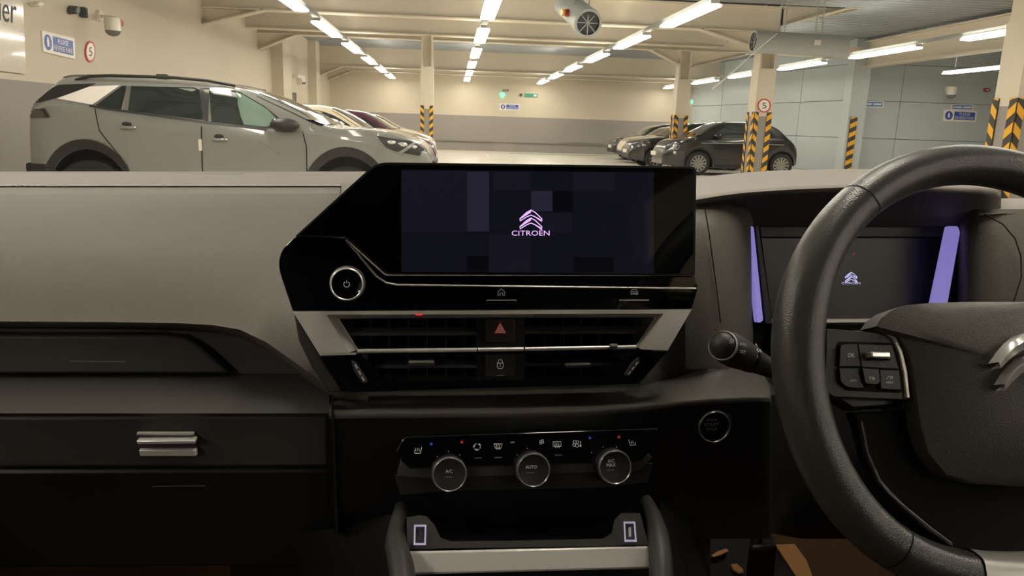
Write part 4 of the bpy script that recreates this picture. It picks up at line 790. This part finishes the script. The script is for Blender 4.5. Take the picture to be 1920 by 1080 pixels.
# ================================================================== climate panel
CL = cplane(990, 848, .648, 16)
cp = thing('climate_panel', 'black climate control panel with three round knobs below the vents', 'control panel', CL.pt(990, 885), 'C')
fa = plate('gloss_panel', rounded([(742, 848), (757, 819), (1236, 803), (1214, 847), (1198, 864), (1178, 865), (772, 878)], [3, 10, 8, 6, 6, 4, 8]), CL, .002, .02, 'piano', cp, bevel=.001)
plate('lower_trim', [(752, 862), (768, 878), (1198, 865), (1216, 850), (1224, 858), (1200, 884), (800, 898), (744, 893)], CL, -.003, .02, 'hard_dark', cp, bevel=.001)
plate('lower_panel', [(740, 890), (1224, 868), (1216, 905), (1130, 916), (830, 922), (750, 930)], CL, -.008, .02, 'hard_black', cp, bevel=.001)
for cx, cy, R_, T in ((841, 884, 33, ['A/C']), (995, 876, 32, ['AUTO']), (1145, 871, 31.5, ['A/C', 'MAX'])):
    o = CL.pt(cx, cy, 0); R = (CL.pt(cx+R_, cy, .016)-CL.pt(cx, cy, .016)).length
    kn = MB().lathe(o, CL.n, [(-.004, R*1.0), (.012, R), (.016, R*.96), (.0155, R*.86), (.0150, .0001)], 44).build('knob', 'button_dark', cp, smooth=30)
    MB().lathe(o, CL.n, [(.0130, R*1.005), (.0158, R*.985), (.0168, R*.93), (.0158, R*.88)], 44).build('knob_ring', 'ring_dim', kn, smooth=60)
    for i, t_ in enumerate(T): text('lettering', t_, cx+1, cy-.5+(i-(len(T)-1)/2)*7.6-(2.5 if len(T) > 1 else 0), 13 if t_ == 'A/C' else (21 if t_ == 'AUTO' else 17), 6.2, CL, .0155, 'print_white', kn, slope=-.03)
    strokes('knob_mark', [[(cx-7, cy+10.5), (cx+7, cy+10.2)]], 1.6, CL, .0155, 'print_dim', kn)
    for a in (-140, -115, -90, -65, -40): pass
W_ = []
strokes('seat_heat_icon', [[(777, 845), (778, 850), (788, 850), (791, 838)], [(779, 840), (778.5, 843), (780, 846)], [(782.5, 840), (782, 843), (783.5, 846)], [(786, 840), (785.5, 843), (787, 846)]], 1.1, CL, .0026, 'print_white', cp)
strokes('recirculate_icon', [arc(894.5, 838, 6, -70, 30, 8), arc(894.5, 838, 6, 50, 150, 8), arc(894.5, 838, 6, 170, 270, 8)], 1.3, CL, .0026, 'print_white', cp, fills=[[(897, 843), (893, 846), (893, 841)], [(888, 834), (887, 839), (891, 837)], [(899, 831), (902, 834), (898, 835)]])
strokes('windscreen_icon', [[(926, 832.5), (942, 832.5), (939, 840.5), (929, 840.5), (926, 832.5)], [(931, 834.5), (930.5, 838), (931.5, 843)], [(934, 834.5), (933.5, 838), (934.5, 843)], [(937, 834.5), (936.5, 838), (937.5, 843)]], 1.1, CL, .0026, 'print_white', cp)
text('lettering', 'OFF', 961, 829.5, 8, 3, CL, .0026, 'print_white', cp)
strokes('fan_icon', [arc(1013.5, 828, 2, 0, 360, 8), arc(1017, 826, 2, 0, 360, 8), arc(1014, 831, 2, 0, 360, 8), arc(1017.5, 829.5, 2, 0, 360, 8)], .9, CL, .0026, 'print_white', cp)
strokes('rear_screen_icon', [[(1037, 828.5), (1052, 828), (1052, 836.5), (1037, 837), (1037, 828.5)], [(1041, 830.5), (1040.5, 834), (1041.5, 840)], [(1044.5, 830.5), (1044, 834), (1045, 840)], [(1048, 830.5), (1047.5, 834), (1048.5, 840)]], 1.1, CL, .0026, 'print_white', cp)
strokes('fan_temperature_icon', [arc(1077.5, 829, 3, 0, 360, 10), arc(1083, 829, 2.6, 0, 360, 10), arc(1076.5, 834.5, 2.6, 0, 360, 10), arc(1082, 835.5, 3, 0, 360, 10), [(1088.5, 827), (1088.5, 837)]], 1.1, CL, .0026, 'print_white', cp, dots=((1088.5, 836, 2),))
strokes('seat_heat_icon', [[(1178.5, 824), (1182, 835), (1192, 834), (1190.5, 829)], [(1184, 827), (1183.5, 829.5), (1185, 832)], [(1187, 826.5), (1186.5, 829), (1188, 831.5)]], 1.1, CL, .0026, 'print_white', cp)
for x0_, y in ((889, 859), (927, 858), (1040, 853.5)): strokes('key_lamp', [[(x0_, y), (x0_+14, y-.4)]], 1.8, CL, .0026, 'print_dim', cp)
strokes('cold_dot', [], 1, CL, .0026, 'dot_blue', cp, dots=((808.5, 832.5, 2.8), (1106, 821, 2.8))); strokes('hot_dot', [], 1, CL, .0026, 'dot_red', cp, dots=((866, 829, 2.8), (1160.5, 819.5, 2.8)))
strokes('scale_dots', [], 1, CL, .0026, 'print_white', cp, dots=((841, 846.5, .9), (862, 853, .9), (820, 856, .9), (970, 853, .9), (989, 841, .9), (1109, 848.5, 1.0), (1131, 838, .9), (1156, 838, 1.0)))
# ================================================================== start button
SB = cplane(1336, 797, .672, 2)
sb = thing('start_button', 'round engine start stop button in a chrome ring beside the steering wheel', 'button', SB.pt(1336, 797), 'C')
o = SB.pt(1336, 797); R = (SB.pt(1366, 797)-o).length
MB().lathe(o, SB.n, [(-.012, R*1.25), (.001, R*1.22), (.003, R*1.05), (.0, R*1.0)], 40).build('bezel', 'hard_black', sb, smooth=40)
MB().lathe(o, SB.n, [(.0, R*1.0), (.005, R*.98), (.006, R*.93), (.004, R*.87)], 40).build('chrome_ring', 'ring_dim', sb, smooth=60)
cap = MB().lathe(o, SB.n, [(-.004, R*.87), (.004, R*.86), (.005, R*.80), (.0055, .0001)], 40).build('cap', 'piano', sb, smooth=30)
for t_, y, w_, h_ in (('ENGINE', 787.5, 20, 4), ('START', 796, 28, 6.2), ('STOP', 804.5, 19, 5)): text('lettering', t_, 1334.5, y, w_, h_, SB, .0062, 'print_dim', cap)
# ================================================================== centre console with usb ports
cc = thing('centre_console', 'dark centre console tray with two lit usb sockets and a satin bar', 'console', CY(1000, 1075, .56), 'C')
TP = cplane(985, 1000, .60, 38)
Uo = [(762, 970), (786, 966), (800, 968), (815, 985), (826, 1008), (845, 1015), (1000, 1013), (1130, 1010), (1147, 1000), (1152, 975), (1165, 962), (1200, 962)]
Ub = [(764, 1030), (786, 1030), (800, 1030), (815, 1029), (826, 1028), (845, 1028), (1000, 1026), (1130, 1024), (1147, 1024), (1160, 1023), (1180, 1022), (1216, 1022)]
MB().grid([[TP.pt(x, y, -.03) for x, y in Uo], [TP.pt(x, y, 0) for x, y in Uo], [TP.pt(x, y, 0) for x, y in Ub], [TP.pt(x, y, -.02) for x, y in Ub]]).build('tray_frame', 'hard_dark', cc, smooth=30)
loft('tray_mat', [(x, [(926, .78), (950, .75), (1000, .66), (1030, .61)]) for x in (735, 850, 1000, 1150, 1240)], 'hard_black', cc)
loft('tray_back', [(x, [(905, .70), (926, .785), (935, .80)]) for x in (735, 850, 1000, 1150, 1240)], 'cavity', cc)
BP = cplane(990, 1048, .585, 30)
plate('satin_bar', [(766, 1034), (1220, 1024), (1222, 1066), (770, 1078)], BP, 0, .012, 'satin_silver', cc, bevel=.002)
plate('slot_face', [(770, 1079), (1222, 1067), (1226, 1150), (770, 1150)], BP, -.03, .01, 'cavity', cc)
for P, rr in (([(752, 950), (745, 985), (742, 1020), (752, 1060), (762, 1130)], [.006, .008, .010, .011, .011]), ([(1212, 938), (1224, 965), (1233, 1000), (1238, 1040), (1243, 1130)], [.006, .008, .010, .011, .011])):
    Y = [.66, .63, .60, .575, .54]; MB().tube([CY(x, y, yy) for (x, y), yy in zip(P, Y)], rr, 12).build('side_rail', 'hard_dark', cc, smooth=60)
qa, qb = CY(768, 1078, .585), CY(1222, 1066, .585); MB().box((qa.x, .605, -.80), (qb.x, .80, min(qa.z, qb.z)-.02)).build('console_body', 'hard_black', cc)
for cx, cy in ((787.5, 1003), (1181, 997)):
    q = [(cx-12, cy-19), (cx+10, cy-19), (cx+13, cy+19), (cx-10, cy+19)] if cx > 1000 else [(cx-11, cy-19), (cx+12, cy-19), (cx+11, cy+19), (cx-12, cy+19)]
    qi = [(cx+(x-cx)*.62, cy+(y-cy)*.72) for x, y in q]
    rows = [[TP.pt(x, y, o_) for x, y in l]+[TP.pt(l[0][0], l[0][1], o_)] for l, o_ in ((q, -.004), (q, .004), ([(cx+(x-cx)*.86, cy+(y-cy)*.9) for x, y in q], .004), (qi, -.003))]
    us_ = MB().grid(rows).build('usb_socket', 'usb_frame', cc, smooth=20, bevel=0); plate('socket_well', qi, TP, -.002, .002, 'usb_dark', us_); plate('contact_tongue', [(cx-2.2, cy-9), (cx+2.2, cy-9), (cx+2.6, cy+9), (cx-2, cy+9)], TP, .001, .003, 'satin_silver' if cx > 1000 else 'slat_dark', us_)
# ================================================================== indicator stalk
st = thing('indicator_stalk', 'dark indicator stalk printed with lamp symbols left of the steering wheel', 'stalk', CY(1460, 690, .66), 'C')
T0, T1 = CY(1353, 647, .545), CY(1468, 702, .64); ax = (T1-T0).normalized()
MB().lathe(T0, ax, [(-.0045, .0001), (-.004, .004), (-.002, .008), (.0008, .0103), (.0020, .0112)], 32).build('end_cap', 'hard_dark', st, smooth=60)
MB().lathe(T0, ax, [(.0018, .0114), (.0012, .0121), (.003, .0126), (.004, .0124)], 32).build('cap_ring', 'satin_silver', st, smooth=60)
kn = MB().lathe(T0, ax, [(.003, .0118), (.004, .0126), (.015, .0140), (.032, .0142), (.046, .0132), (.050, .0128)], 36).build('twist_grip', 'hard_dark', st, smooth=40)
MB().lathe(T0, ax, [(.049, .0118), (.058, .0116)], 32).build('gap_ring', 'piano', st, smooth=40)
MB().lathe(T0, ax, [(.057, .0110), (.058, .0128), (.066, .0125), (.080, .0108), (.13, .0085), (.15, .0080)], 32).build('stem', 'hard_dark', st, smooth=40)
def skin(o, ax, prof_r, d):      # point on the stalk towards the camera, d along the axis
    return None
def on_stalk(x, y, r_=.0142):     # camera ray meets the grip (cylinder about the axis)
    d = ray(x, y, AC).normalized(); w0 = -T0; a = d-ax*d.dot(ax); b = w0-ax*w0.dot(ax); A, B, C_ = a.dot(a), 2*a.dot(b), b.dot(b)-r_*r_; D = B*B-4*A*C_
    t = (-B-math.sqrt(max(D, 0)))/(2*A); return d*t
def stalk_print(name, lines, w_, r_, fills=(), txt=None):
    mb = MB(); f_ = lambda x, y: on_stalk(x, y, r_+.0003)
    for l in lines: cl = l[0] == l[-1] and len(l) > 2; ribbon_mb(mb, l[:-1] if cl else l, w_, f_, cl)
    if txt:
        V, Fc = glyphs(txt[0]); mb.add([f_(txt[1]+a*txt[3]+txt[5]*0, txt[2]-b*txt[4]+a*txt[3]*txt[5]) for a, b in V], Fc)
    mb.build(name, 'print_white', kn)
stalk_print('lamp_icon', [arc(1372, 639.5, 2.4, 0, 360, 10)]+[[(1372+3.6*math.cos(a*math.pi/4), 639.5+3.6*math.sin(a*math.pi/4)), (1372+5.6*math.cos(a*math.pi/4), 639.5+5.6*math.sin(a*math.pi/4))] for a in range(8)], 1.1, .0140)
stalk_print('lettering', [], 1, .0142, txt=('AUTO', 1393, 645.5, 12.5, 5, .22))
stalk_print('sidelight_icon', [[(1387, 656), (1391, 658)], [(1387, 661), (1391, 660)], [(1392, 656), (1392, 663)], [(1394, 657), (1399, 660)], [(1394, 662), (1398, 657)], [(1396, 663), (1396, 665)]], 1.1, .0142)
stalk_print('foglight_icon', [[(1415, 652), (1417, 658), (1420, 654), (1422, 660), (1425, 656), (1427, 661)], [(1417, 644), (1420, 649)], [(1420, 665), (1421, 671)]], 1.4, .0128)
# ================================================================== steering wheel
sw = thing('steering_wheel', 'black leather steering wheel with chrome chevron emblem and switch pod', 'steering wheel', (.481, .52, -.25), 'C')
WC = Vector((.481, .496, -.183)); TI = .432; WR, WB = .178, .14
E1, E2, EN = Vector((1, 0, 0)), Vector((0, math.sin(TI), math.cos(TI))), Vector((0, -math.cos(TI), math.sin(TI)))
WP = Plane(WC, EN)
def rim(t): s_, c_ = math.sin(t), math.cos(t); v = WR*s_; v = v*(1-WB*abs(s_)**3) if v < 0 else v; return WC+E1*(WR*c_)+E2*v
RR = .0168
rp = [rim(2*math.pi*i/120) for i in range(120)]
def rim_sweep(ts, rfun, closed):
    rows = []
    for t in ts:
        p, q = rim(t-.01), rim(t+.01); tg = (q-p).normalized(); nn = tg.cross(EN).normalized(); c_ = rim(t); rr = rfun(t)
        rows.append([c_+(nn*math.cos(a_)+EN*(1.12*math.sin(a_)))*(rr*(1+.07*math.exp(-((a_-2.25)/.28)**2))) for a_ in [2*math.pi*j/40 for j in range(40)]])
    if closed: rows.append(rows[0])
    return MB().grid(rows, 0, True)
def bulge(t):      # thumb swellings near the spokes
    a = math.degrees(t) % 360; return RR*(1+.10*math.exp(-((a-165)/22)**2)+.10*math.exp(-(((a+180) % 360-180-15)/22)**2)+.04*math.exp(-((a-200)/30)**2))
rm = rim_sweep([2*math.pi*i/140 for i in range(140)], bulge, True).build('rim', 'rim_leather', sw, smooth=60)
def nearest_t(px, py):
    best = None
    for i in range(720):
        t = 2*math.pi*i/720; p = rim(t); q = AC; z = p.dot(q[2]); x = 960+F*p.dot(q[0])/z; y = 540-F*p.dot(q[1])/z; d = (x-px)**2+(y-py)**2
        if best is None or d < best[0]: best = (d, t)
    return best[1]
ts_, tb_ = nearest_t(1606, 378), nearest_t(1688, 1002)
for t in (ts_, tb_, math.pi-ts_, math.pi-tb_): rim_sweep([t-.004, t-.003, t+.003, t+.004], lambda q: bulge(q)*1.012, False).build('grip_seam', 'seam_dark', rm, smooth=60)
tc_ = nearest_t(1815, 1060); h_ = 1.5*math.pi-tc_
rim_sweep([tc_+2*h_*i/16 for i in range(17)], lambda q: RR*1.07, False).build('silver_clip', 'satin_silver', sw, smooth=60)
def ell(v): a = math.atan2(v.dot(E2)/.085, v.dot(E1)/.10); return E1*(.10*math.cos(a))+E2*(.085*math.sin(a))
def dome(name, P, off, hgt, mat, parent, nr=7, ctr=None, pw=2.2, base=-.02):
    A = [Vector(p) for p in P]; c_ = ctr or sum(A, Vector((0, 0)))/len(A); rows = []
    Q = [WC+E1*a.x+E2*a.y for a in A]; C_ = WC+E1*c_.x+E2*c_.y
    rows.append([q+EN*(off+base) for q in Q])
    for i in range(nr+1):
        s_ = i/nr; k = 1-s_; m_ = k**3; rows.append([C_+((q-C_)*m_+ell(q-C_)*(1-m_))*k+EN*(off+hgt*(1-k**pw)) for q in Q])
    return MB().grid(rows, 0, True).build(name, mat, parent, smooth=50)
def wl_(x, y, off=0): p = WP.pt(x, y, off)-WC; return (p.dot(E1), p.dot(E2))
hubL = [wl_(x, y, .012) for x, y in [(1915, 566), (1820, 566), (1745, 568), (1700, 572), (1672, 582), (1652, 597), (1642, 612), (1662, 622), (1686, 632), (1702, 655), (1712, 690), (1719, 740), (1727, 800), (1742, 850), (1775, 890), (1840, 908), (1915, 912)]]
a0 = hubL[0][0]; hubR = [(2*a0-a, b) for a, b in reversed(hubL[1:-1])]
hub = dome('airbag_cover', hubL+hubR, .012, .026, 'hub_grain', sw, ctr=Vector((a0, wl_(1915, 720, .012)[1])), nr=9, pw=3.0)
MB().lathe(WC-EN*.09, EN, [(0, .055), (.06, .06), (.075, .05), (.08, .001)], 28).build('column_shroud', 'hard_black', sw, smooth=40)
# chrome emblem, built on the hub crown
EP = Plane(WC+EN*.043, EN)
for dy, sx in ((0, 0), (41, 11)):
    P = [(1873, 679), (1884, 660), (1899, 642), (1914, 629), (1934, 622), (1954, 629), (1969, 642), (1984, 660), (1995, 679), (1991, 690), (1976, 675), (1956, 659), (1934, 652), (1912, 659), (1892, 675), (1877, 690)]
    P = [(1934+(x-1934)*(1-sx/70)+sx*.0, y+dy) for x, y in P]
    top_ = [EP.pt(x, y, .0) for x, y in P]; cxm = sum((v for v in top_), Vector())/len(top_)
    mid = []
    n_ = len(P)
    for i in range(8):
        a, b = Vector(P[i]), Vector(P[n_-1-i]); mid.append(EP.pt(*((a*.55+b*.45)), .0045 if i else 0))
    mb = MB()
    outer = [EP.pt(*P[i], 0) for i in range(8)]+[EP.pt(*P[8], 0)]; inner = [EP.pt(*P[n_-1-i], 0) for i in range(8)]+[EP.pt(*P[8], 0)]
    mb.grid([[v-EN*.016 for v in outer], outer, mid+[outer[-1]], inner, [v-EN*.016 for v in inner]]).build('emblem_chevron', 'emblem_bright', hub, smooth=25)
strokes('airbag_mark', [[(1834, 683), (1838, 686), (1856, 685.5)], [(1841, 690), (1850, 690), (1855, 687)]], 1.8, Plane(WC+EN*.0335, EN), .0, 'seam_dark', hub)
# left switch pod
pod = plate('switch_pod', rounded([(1549, 616), (1662, 625), (1685, 640), (1701, 690), (1709, 750), (1560, 744), (1546, 728), (1549, 660)], [6, 10, 8, 8, 2, 8, 8, 6]), WP, .006, .028, 'hard_dark', sw, bevel=.003)
plate('pod_well', rounded([(1571, 640), (1676, 643), (1692, 737), (1585, 732), (1571, 718)], 8), WP, .0066, .001, 'cavity', pod)
def key(P, rr, off=.0095): return plate('switch_key', rounded(P, rr), WP, off, .006, 'button_dark', pod, bevel=.0008)
k1 = key([(1576, 646), (1607, 645), (1614, 687), (1574, 687)], [7, 2, 1, 2]); text('lettering', 'OK', 1596, 666, 12.5, 7.6, WP, .0100, 'print_white', k1)
k2 = key([(1609, 645), (1673, 647), (1685, 692), (1616, 688)], [1, 3, 1, 1]); k3 = key([(1574, 690), (1614, 690), (1620, 728), (1590, 727), (1576, 716)], [2, 1, 4, 8, 6]); k4 = key([(1617, 690), (1648, 692), (1651, 716), (1645, 721), (1623, 719)], [1, 1, 3, 4, 4], .0125); k5 = key([(1650, 693), (1686, 694), (1690, 731), (1652, 729)], [1, 1, 2, 3])
plate('roller', [(1634, 659), (1670, 660), (1671, 671), (1635, 670)], WP, .018, .010, 'bright_chrome', k2, bevel=.001); plate('roller_body', [(1632, 659), (1671, 660), (1671, 676), (1634, 674)], WP, .0155, .008, 'piano', k2, bevel=.001)
strokes('speed_icon', [arc(1643, 655, 3.2, 180, 330, 6), [(1643, 655), (1645, 652.5)], [(1648, 654.5), (1652, 654.5)], [(1650, 652.5), (1650, 656.5)], arc(1650, 684, 3, 180, 330, 6), [(1655, 684), (1659, 684)]], 1, WP, .0100, 'print_dim', k2)
text('lettering', 'LIMIT', 1600, 713.5, 13, 4.2, WP, .0100, 'print_white', k3, slope=.03); strokes('limit_icon', [arc(1598, 710, 8, 190, 340, 8), [(1590.5, 708), (1590.5, 704)]], .9, WP, .0100, 'print_dim', k3, fills=[[(1593, 704), (1600, 709), (1596, 710)]])
strokes('pause_icon', [[(1631, 706), (1632, 712)], [(1634.5, 706), (1635.5, 712)]], 1.4, WP, .0130, 'print_white', k4, fills=[[(1637, 706), (1641, 709.5), (1637.5, 713)]])
text('lettering', 'ASSIST', 1668.5, 717, 15, 4, WP, .0100, 'print_white', k5, slope=.03); strokes('assist_icon', [arc(1668.5, 711, 5.5, 180, 360, 8), [(1668, 711), (1674, 706)]], 1, WP, .0100, 'print_white', k5)
plate('pod_trim', [(1664, 627), (1675, 635), (1686, 662), (1694, 700), (1700, 746), (1707, 747), (1702, 695), (1693, 657), (1682, 634), (1670, 626)], WP, .0085, .004, 'satin_silver', pod, bevel=.0008)
plate('spoke_core', [(1545, 618), (1665, 620), (1720, 600), (1730, 760), (1600, 770), (1560, 745)], WP, -.006, .016, 'hard_black', sw, bevel=.003)
pr = [(2*a0-a, b) for a, b in [wl_(x, y) for x, y in [(1545, 618), (1665, 620), (1720, 600), (1730, 760), (1600, 770), (1560, 745)]]]
A = [WC+E1*a+E2*b-EN*.006+EN*.012 for a, b in pr]; MB().prism(A, [v-EN*.028 for v in A]).build('spoke_core', 'hard_dark', sw, bevel=.003)
# lower spoke
q = [(1604, 772), (1616, 800), (1630, 860), (1660, 915), (1715, 970), (1780, 1020), (1810, 1050)]
ql = [wl_(x, y) for x, y in q]; qr = [(2*WC.x-WC.x*2+2*((1.0)*(wl_(1895, 900)[0]))-a, b) for a, b in reversed(ql)]
A = [WC+E1*a+E2*b-EN*.004 for a, b in ql+qr]; MB().prism(A, [v-EN*.012 for v in A]).build('lower_spoke', 'cavity', sw, bevel=.002)
MB().tube([WP.pt(x, y, -.001) for x, y in [(1612, 790), (1624, 850), (1645, 900), (1690, 950), (1745, 996), (1782, 1022)]], .0022, 8).build('spoke_rail', 'hard_dark', sw, smooth=60)
MB().tube([WP.pt(x, y, .004) for x, y in [(1640, 880), (1650, 902), (1668, 925), (1700, 953), (1745, 990), (1783, 1018)]], .0008, 6).build('chrome_line', 'bright_chrome', sw, smooth=60)
# ================================================================== footwell, pedals
loft('tunnel_side', [(432, [(1040, .72), (1075, .80), (1200, .80)]), (520, [(1000, .71), (1075, .74), (1200, .74)]), (640, [(990, .69), (1080, .69), (1200, .69)]), (745, [(960, .68), (1080, .62), (1200, .58)])], 'hard_black', dash, 60)
loft('tunnel_side', [(1238, [(930, .68), (1080, .60), (1200, .56)]), (1290, [(960, .69), (1080, .66), (1200, .64)]), (1332, [(990, .70), (1080, .78), (1200, .78)])], 'hard_black', dash, 60)
fw = thing('footwell_carpet', 'brown lit carpet at the foot of the dashboard', 'carpet', (.1, .9, -.80), 'C')
MB().grid([[(x, y, z) for y, z in ((.12, -.80), (.7, -.80), (1.0, -.78), (1.25, -.55), (1.32, -.30))] for x in (-.62, -.2, .1, .5, .86)]).build('carpet_pile', 'carpet', fw, smooth=60)
def FZ(x, y, lift):            # where the ray meets the carpet
    d = ray(x, y, AC); T = ((.12, -.80), (.7, -.80), (1.0, -.78), (1.25, -.55), (1.32, -.30)); Y = .5
    while Y < 1.32:
        if d.z*(Y/d.y) <= interp(T, Y)+lift: break
        Y += .002
    return d*(Y/d.y)
def flatcut(name, lab, P, z, mat, cat='paper'):
    A = [FZ(x, y, z) for x, y in P]; b = sum(A, Vector())/len(A); o = thing(name, lab, cat, b, 'C'); MB().prism(A, [v+Vector((0, .002, -.003)) for v in A]).build('sheet', mat, o); return o
flatcut('rubber_mat', 'dark rubber mat strip under the dry leaves beside the pedal', [(1310, 1006), (1448, 1006), (1462, 1035), (1492, 1085), (1530, 1160), (1310, 1160)], .004, 'hard_black', 'mat')
flatcut('paper_strip', 'tan paper strip lying on the driver footwell carpet', [(1454, 1021), (1490, 1020), (1512, 1050), (1524, 1082), (1494, 1082)], (.008), 'paper_tan')
for i, (P, lb) in enumerate([([(1334, 1041), (1345, 1034), (1362, 1028), (1366, 1033), (1352, 1041), (1338, 1044)], 'small tan leaf shape nearest the console in the footwell'), ([(1371, 1058), (1382, 1057), (1392, 1066), (1395, 1073), (1386, 1075), (1375, 1068)], 'small tan leaf shape between two others in the footwell'), ([(1409, 1078), (1420, 1073), (1436, 1074), (1442, 1082), (1412, 1086)], 'small tan leaf shape lowest in the footwell')]): flatcut('dry_leaf', lb, P, (.016), 'paper_tan', 'leaf')
pd = thing('brake_pedal', 'black rubber pedal in the dark driver footwell', 'pedal', CY(1425, 1060, .98), 'C'); o = CY(1425, 1050, .98)
MB().box(tuple(o-Vector((.022, .012, .03))), tuple(o+Vector((.022, .004, .03)))).build('pad', 'hard_black', pd, bevel=.006); MB().tube([o+Vector((0, .01, 0)), o+Vector((.01, .06, .1)), o+Vector((.02, .05, .28))], .01, 8).build('lever', 'hard_black', pd, smooth=60)
for x, lb in ((-.18, 'small warm footwell lamp under the glovebox'), (.42, 'small warm footwell lamp under the driver dash')):
    fl_ = thing('footwell_lamp', lb, 'lamp', (x, .95, -.49), 'C'); MB().box((x-.03, .93, -.495), (x+.03, .97, -.475)).build('lamp_body', 'white_plastic', fl_); MB().box((x-.025, .935, -.499), (x+.025, .965, -.4951)).build('lens', 'foot_glow', fl_)
# ================================================================== body shell of the own car and its windscreen
X0, X1 = -.68, .92
def shell(name, mb, mat, lab, cat, **kw):
    o = mb.build(name, mat, fr='C', **kw); tag(o, lab, cat, kind='structure')
shell('ceiling_lining', MB().grid([[(x, y, z-abs(x-.12)*.06) for y, z in ((.56, .240), (.2, .27), (-.6, .29), (-1.5, .26), (-1.9, .20))] for x in (-.58, -.3, .12, .54, .82)]), 'headliner', 'grey roof lining of the own car overhead', 'headliner', smooth=60)
for sx, a, b, sn in ((-1, X0, -.58, 'passenger'), (1, X1, .82, 'driver')):
    shell('front_pillar', MB().tube([(a+sx*.02, .93, -.13), (a-(a-b)*.45, .74, .06), (b, .54, .225)], [.045, .045, .05], 8, flat=.7), 'headliner', 'front roof pillar on the %s side of the own car' % sn, 'pillar', smooth=60)
    shell('middle_pillar', MB().prism([(a, -.32, -.13), (a, -.20, -.13), (b, -.24, .26), (b, -.32, .26)], [(a-sx*.06, -.32, -.13), (a-sx*.06, -.20, -.13), (b-sx*.06, -.24, .26), (b-sx*.06, -.32, .26)]), 'headliner', 'middle roof pillar on the %s side of the own car' % sn, 'pillar')
    shell('rear_pillar', MB().prism([(a, -1.9, -.13), (a, -1.2, -.13), (b, -1.0, .26), (b, -1.9, .22)], [(a-sx*.06, -1.9, -.13), (a-sx*.06, -1.2, -.13), (b-sx*.06, -1.0, .26), (b-sx*.06, -1.9, .22)]), 'headliner', 'wide rear roof pillar on the %s side of the own car' % sn, 'pillar')
    shell('car_door', MB().box((min(a, a+sx*.08), -1.9, -.85), (max(a, a+sx*.08), 1.0, -.14)), 'cabin_dark', 'dark door panels on the %s side of the own car' % sn, 'door', bevel=.01)
shell('kick_panel', MB().box((X0-.08, 1.002, -.85), (X0, 1.38, -.30)), 'cabin_dark', 'dark kick panel beside the passenger footwell', 'panel'); shell('kick_panel', MB().box((X1, 1.002, -.85), (X1+.08, 1.38, -.30)), 'cabin_dark', 'dark kick panel beside the driver footwell', 'panel')
shell('rear_bulkhead', MB().box((X0+.01, -1.98, -.84), (X1-.01, -1.91, .06)), 'cabin_dark', 'dark tailgate panel at the back of the own car', 'panel')
shell('window_1', MB().prism([(X0+.06, -1.93, .06), (X1-.06, -1.93, .06), (X1-.14, -1.88, .215), (X0+.14, -1.88, .215)], [(X0+.06, -1.94, .06), (X1-.06, -1.94, .06), (X1-.14, -1.89, .215), (X0+.14, -1.89, .215)]), 'tint_glass', 'tinted rear window of the own car', 'window')
shell('floor_pan', MB().box((X0+.01, -1.9, -.88), (X1-.01, 1.33, -.815)), 'cabin_dark', 'dark floor pan of the own car', 'floor')
shell('front_bulkhead', MB().box((X0+.01, 1.335, -.84), (X1-.01, 1.38, -.15)), 'cabin_dark', 'dark bulkhead in front of the dashboard', 'panel')
shell('rear_bench', MB().box((X0+.06, -1.7, -.80), (X1-.06, -1.2, -.35)).prism([(X0+.06, -1.45, -.36), (X1-.06, -1.45, -.36), (X1-.06, -1.65, .10), (X0+.06, -1.65, .10)], [(X0+.06, -1.6, -.36), (X1-.06, -1.6, -.36), (X1-.06, -1.78, .10), (X0+.06, -1.78, .10)]), 'cabin_dark', 'dark rear seat bench of the own car', 'seat')
def seat(x, lb):
    o = thing('front_seat', lb, 'seat', (x, -.3, -.80), 'C', group='front seats')
    MB().box((x-.25, -.45, -.72), (x+.25, .08, -.50)).build('cushion', 'cabin_dark', o, bevel=.05); A = [(x-.25, -.42, -.52), (x+.25, -.42, -.52), (x+.24, -.66, .02), (x-.24, -.66, .02)]; MB().prism(A, [(a, b-.14, c_) for a, b, c_ in A]).build('backrest', 'cabin_dark', o, bevel=.04); MB().box((x-.13, -.80, .04), (x+.13, -.70, .20)).build('headrest', 'cabin_dark', o, bevel=.04)
    MB().box((x-.2, -.4, -.82), (x+.2, .0, -.72)).build('seat_rail', 'cabin_dark', o)
seat(-.26, 'dark front passenger seat behind the viewpoint'); seat(.48, 'dark driver seat behind the viewpoint')
wsd = thing('car_windscreen', 'clear raked windscreen with a hairline crack at the upper right', 'windscreen', (.12, 1.30, -.13), 'C')
def WSP(a, b): x = .12+(a-.5)*1.44*(1-.10*b); c_ = (a-.5)*2; return Vector((x+(-.0), 1.30-.72*b-.36*c_*c_*(1-.9*b), -.13+.355*b+.03*math.sin(math.pi*b)))
MB().grid([[WSP(i/24, j/12) for j in range(13)] for i in range(25)]).build('glass', 'windscreen_glass', wsd, smooth=80)
GP = Plane(WSP(.7, .25), (WSP(.71, .25)-WSP(.7, .25)).cross(WSP(.7, .26)-WSP(.7, .25)))
def on_ws(x, y):
    d = ray(x, y, AC); best = None
    for i in range(61):
        for j in range(61):
            p = WSP(.5+i/60*.5, j/60); e = (p-d*(p.dot(d)/d.dot(d))).length
            if best is None or e < best[0]: best = (e, p)
    p = best[1]; return d*(p.dot(d)/d.dot(d))*.998
MB().tube([on_ws(x, y) for x, y in [(1458, 62), (1440, 77), (1418, 95), (1396, 115), (1380, 130), (1368, 140), (1352, 154), (1336, 167)]], [.0003, .0004, .0004, .0005, .0006, .0009, .0009, .0010], 5).build('hairline_crack', 'crack', wsd)
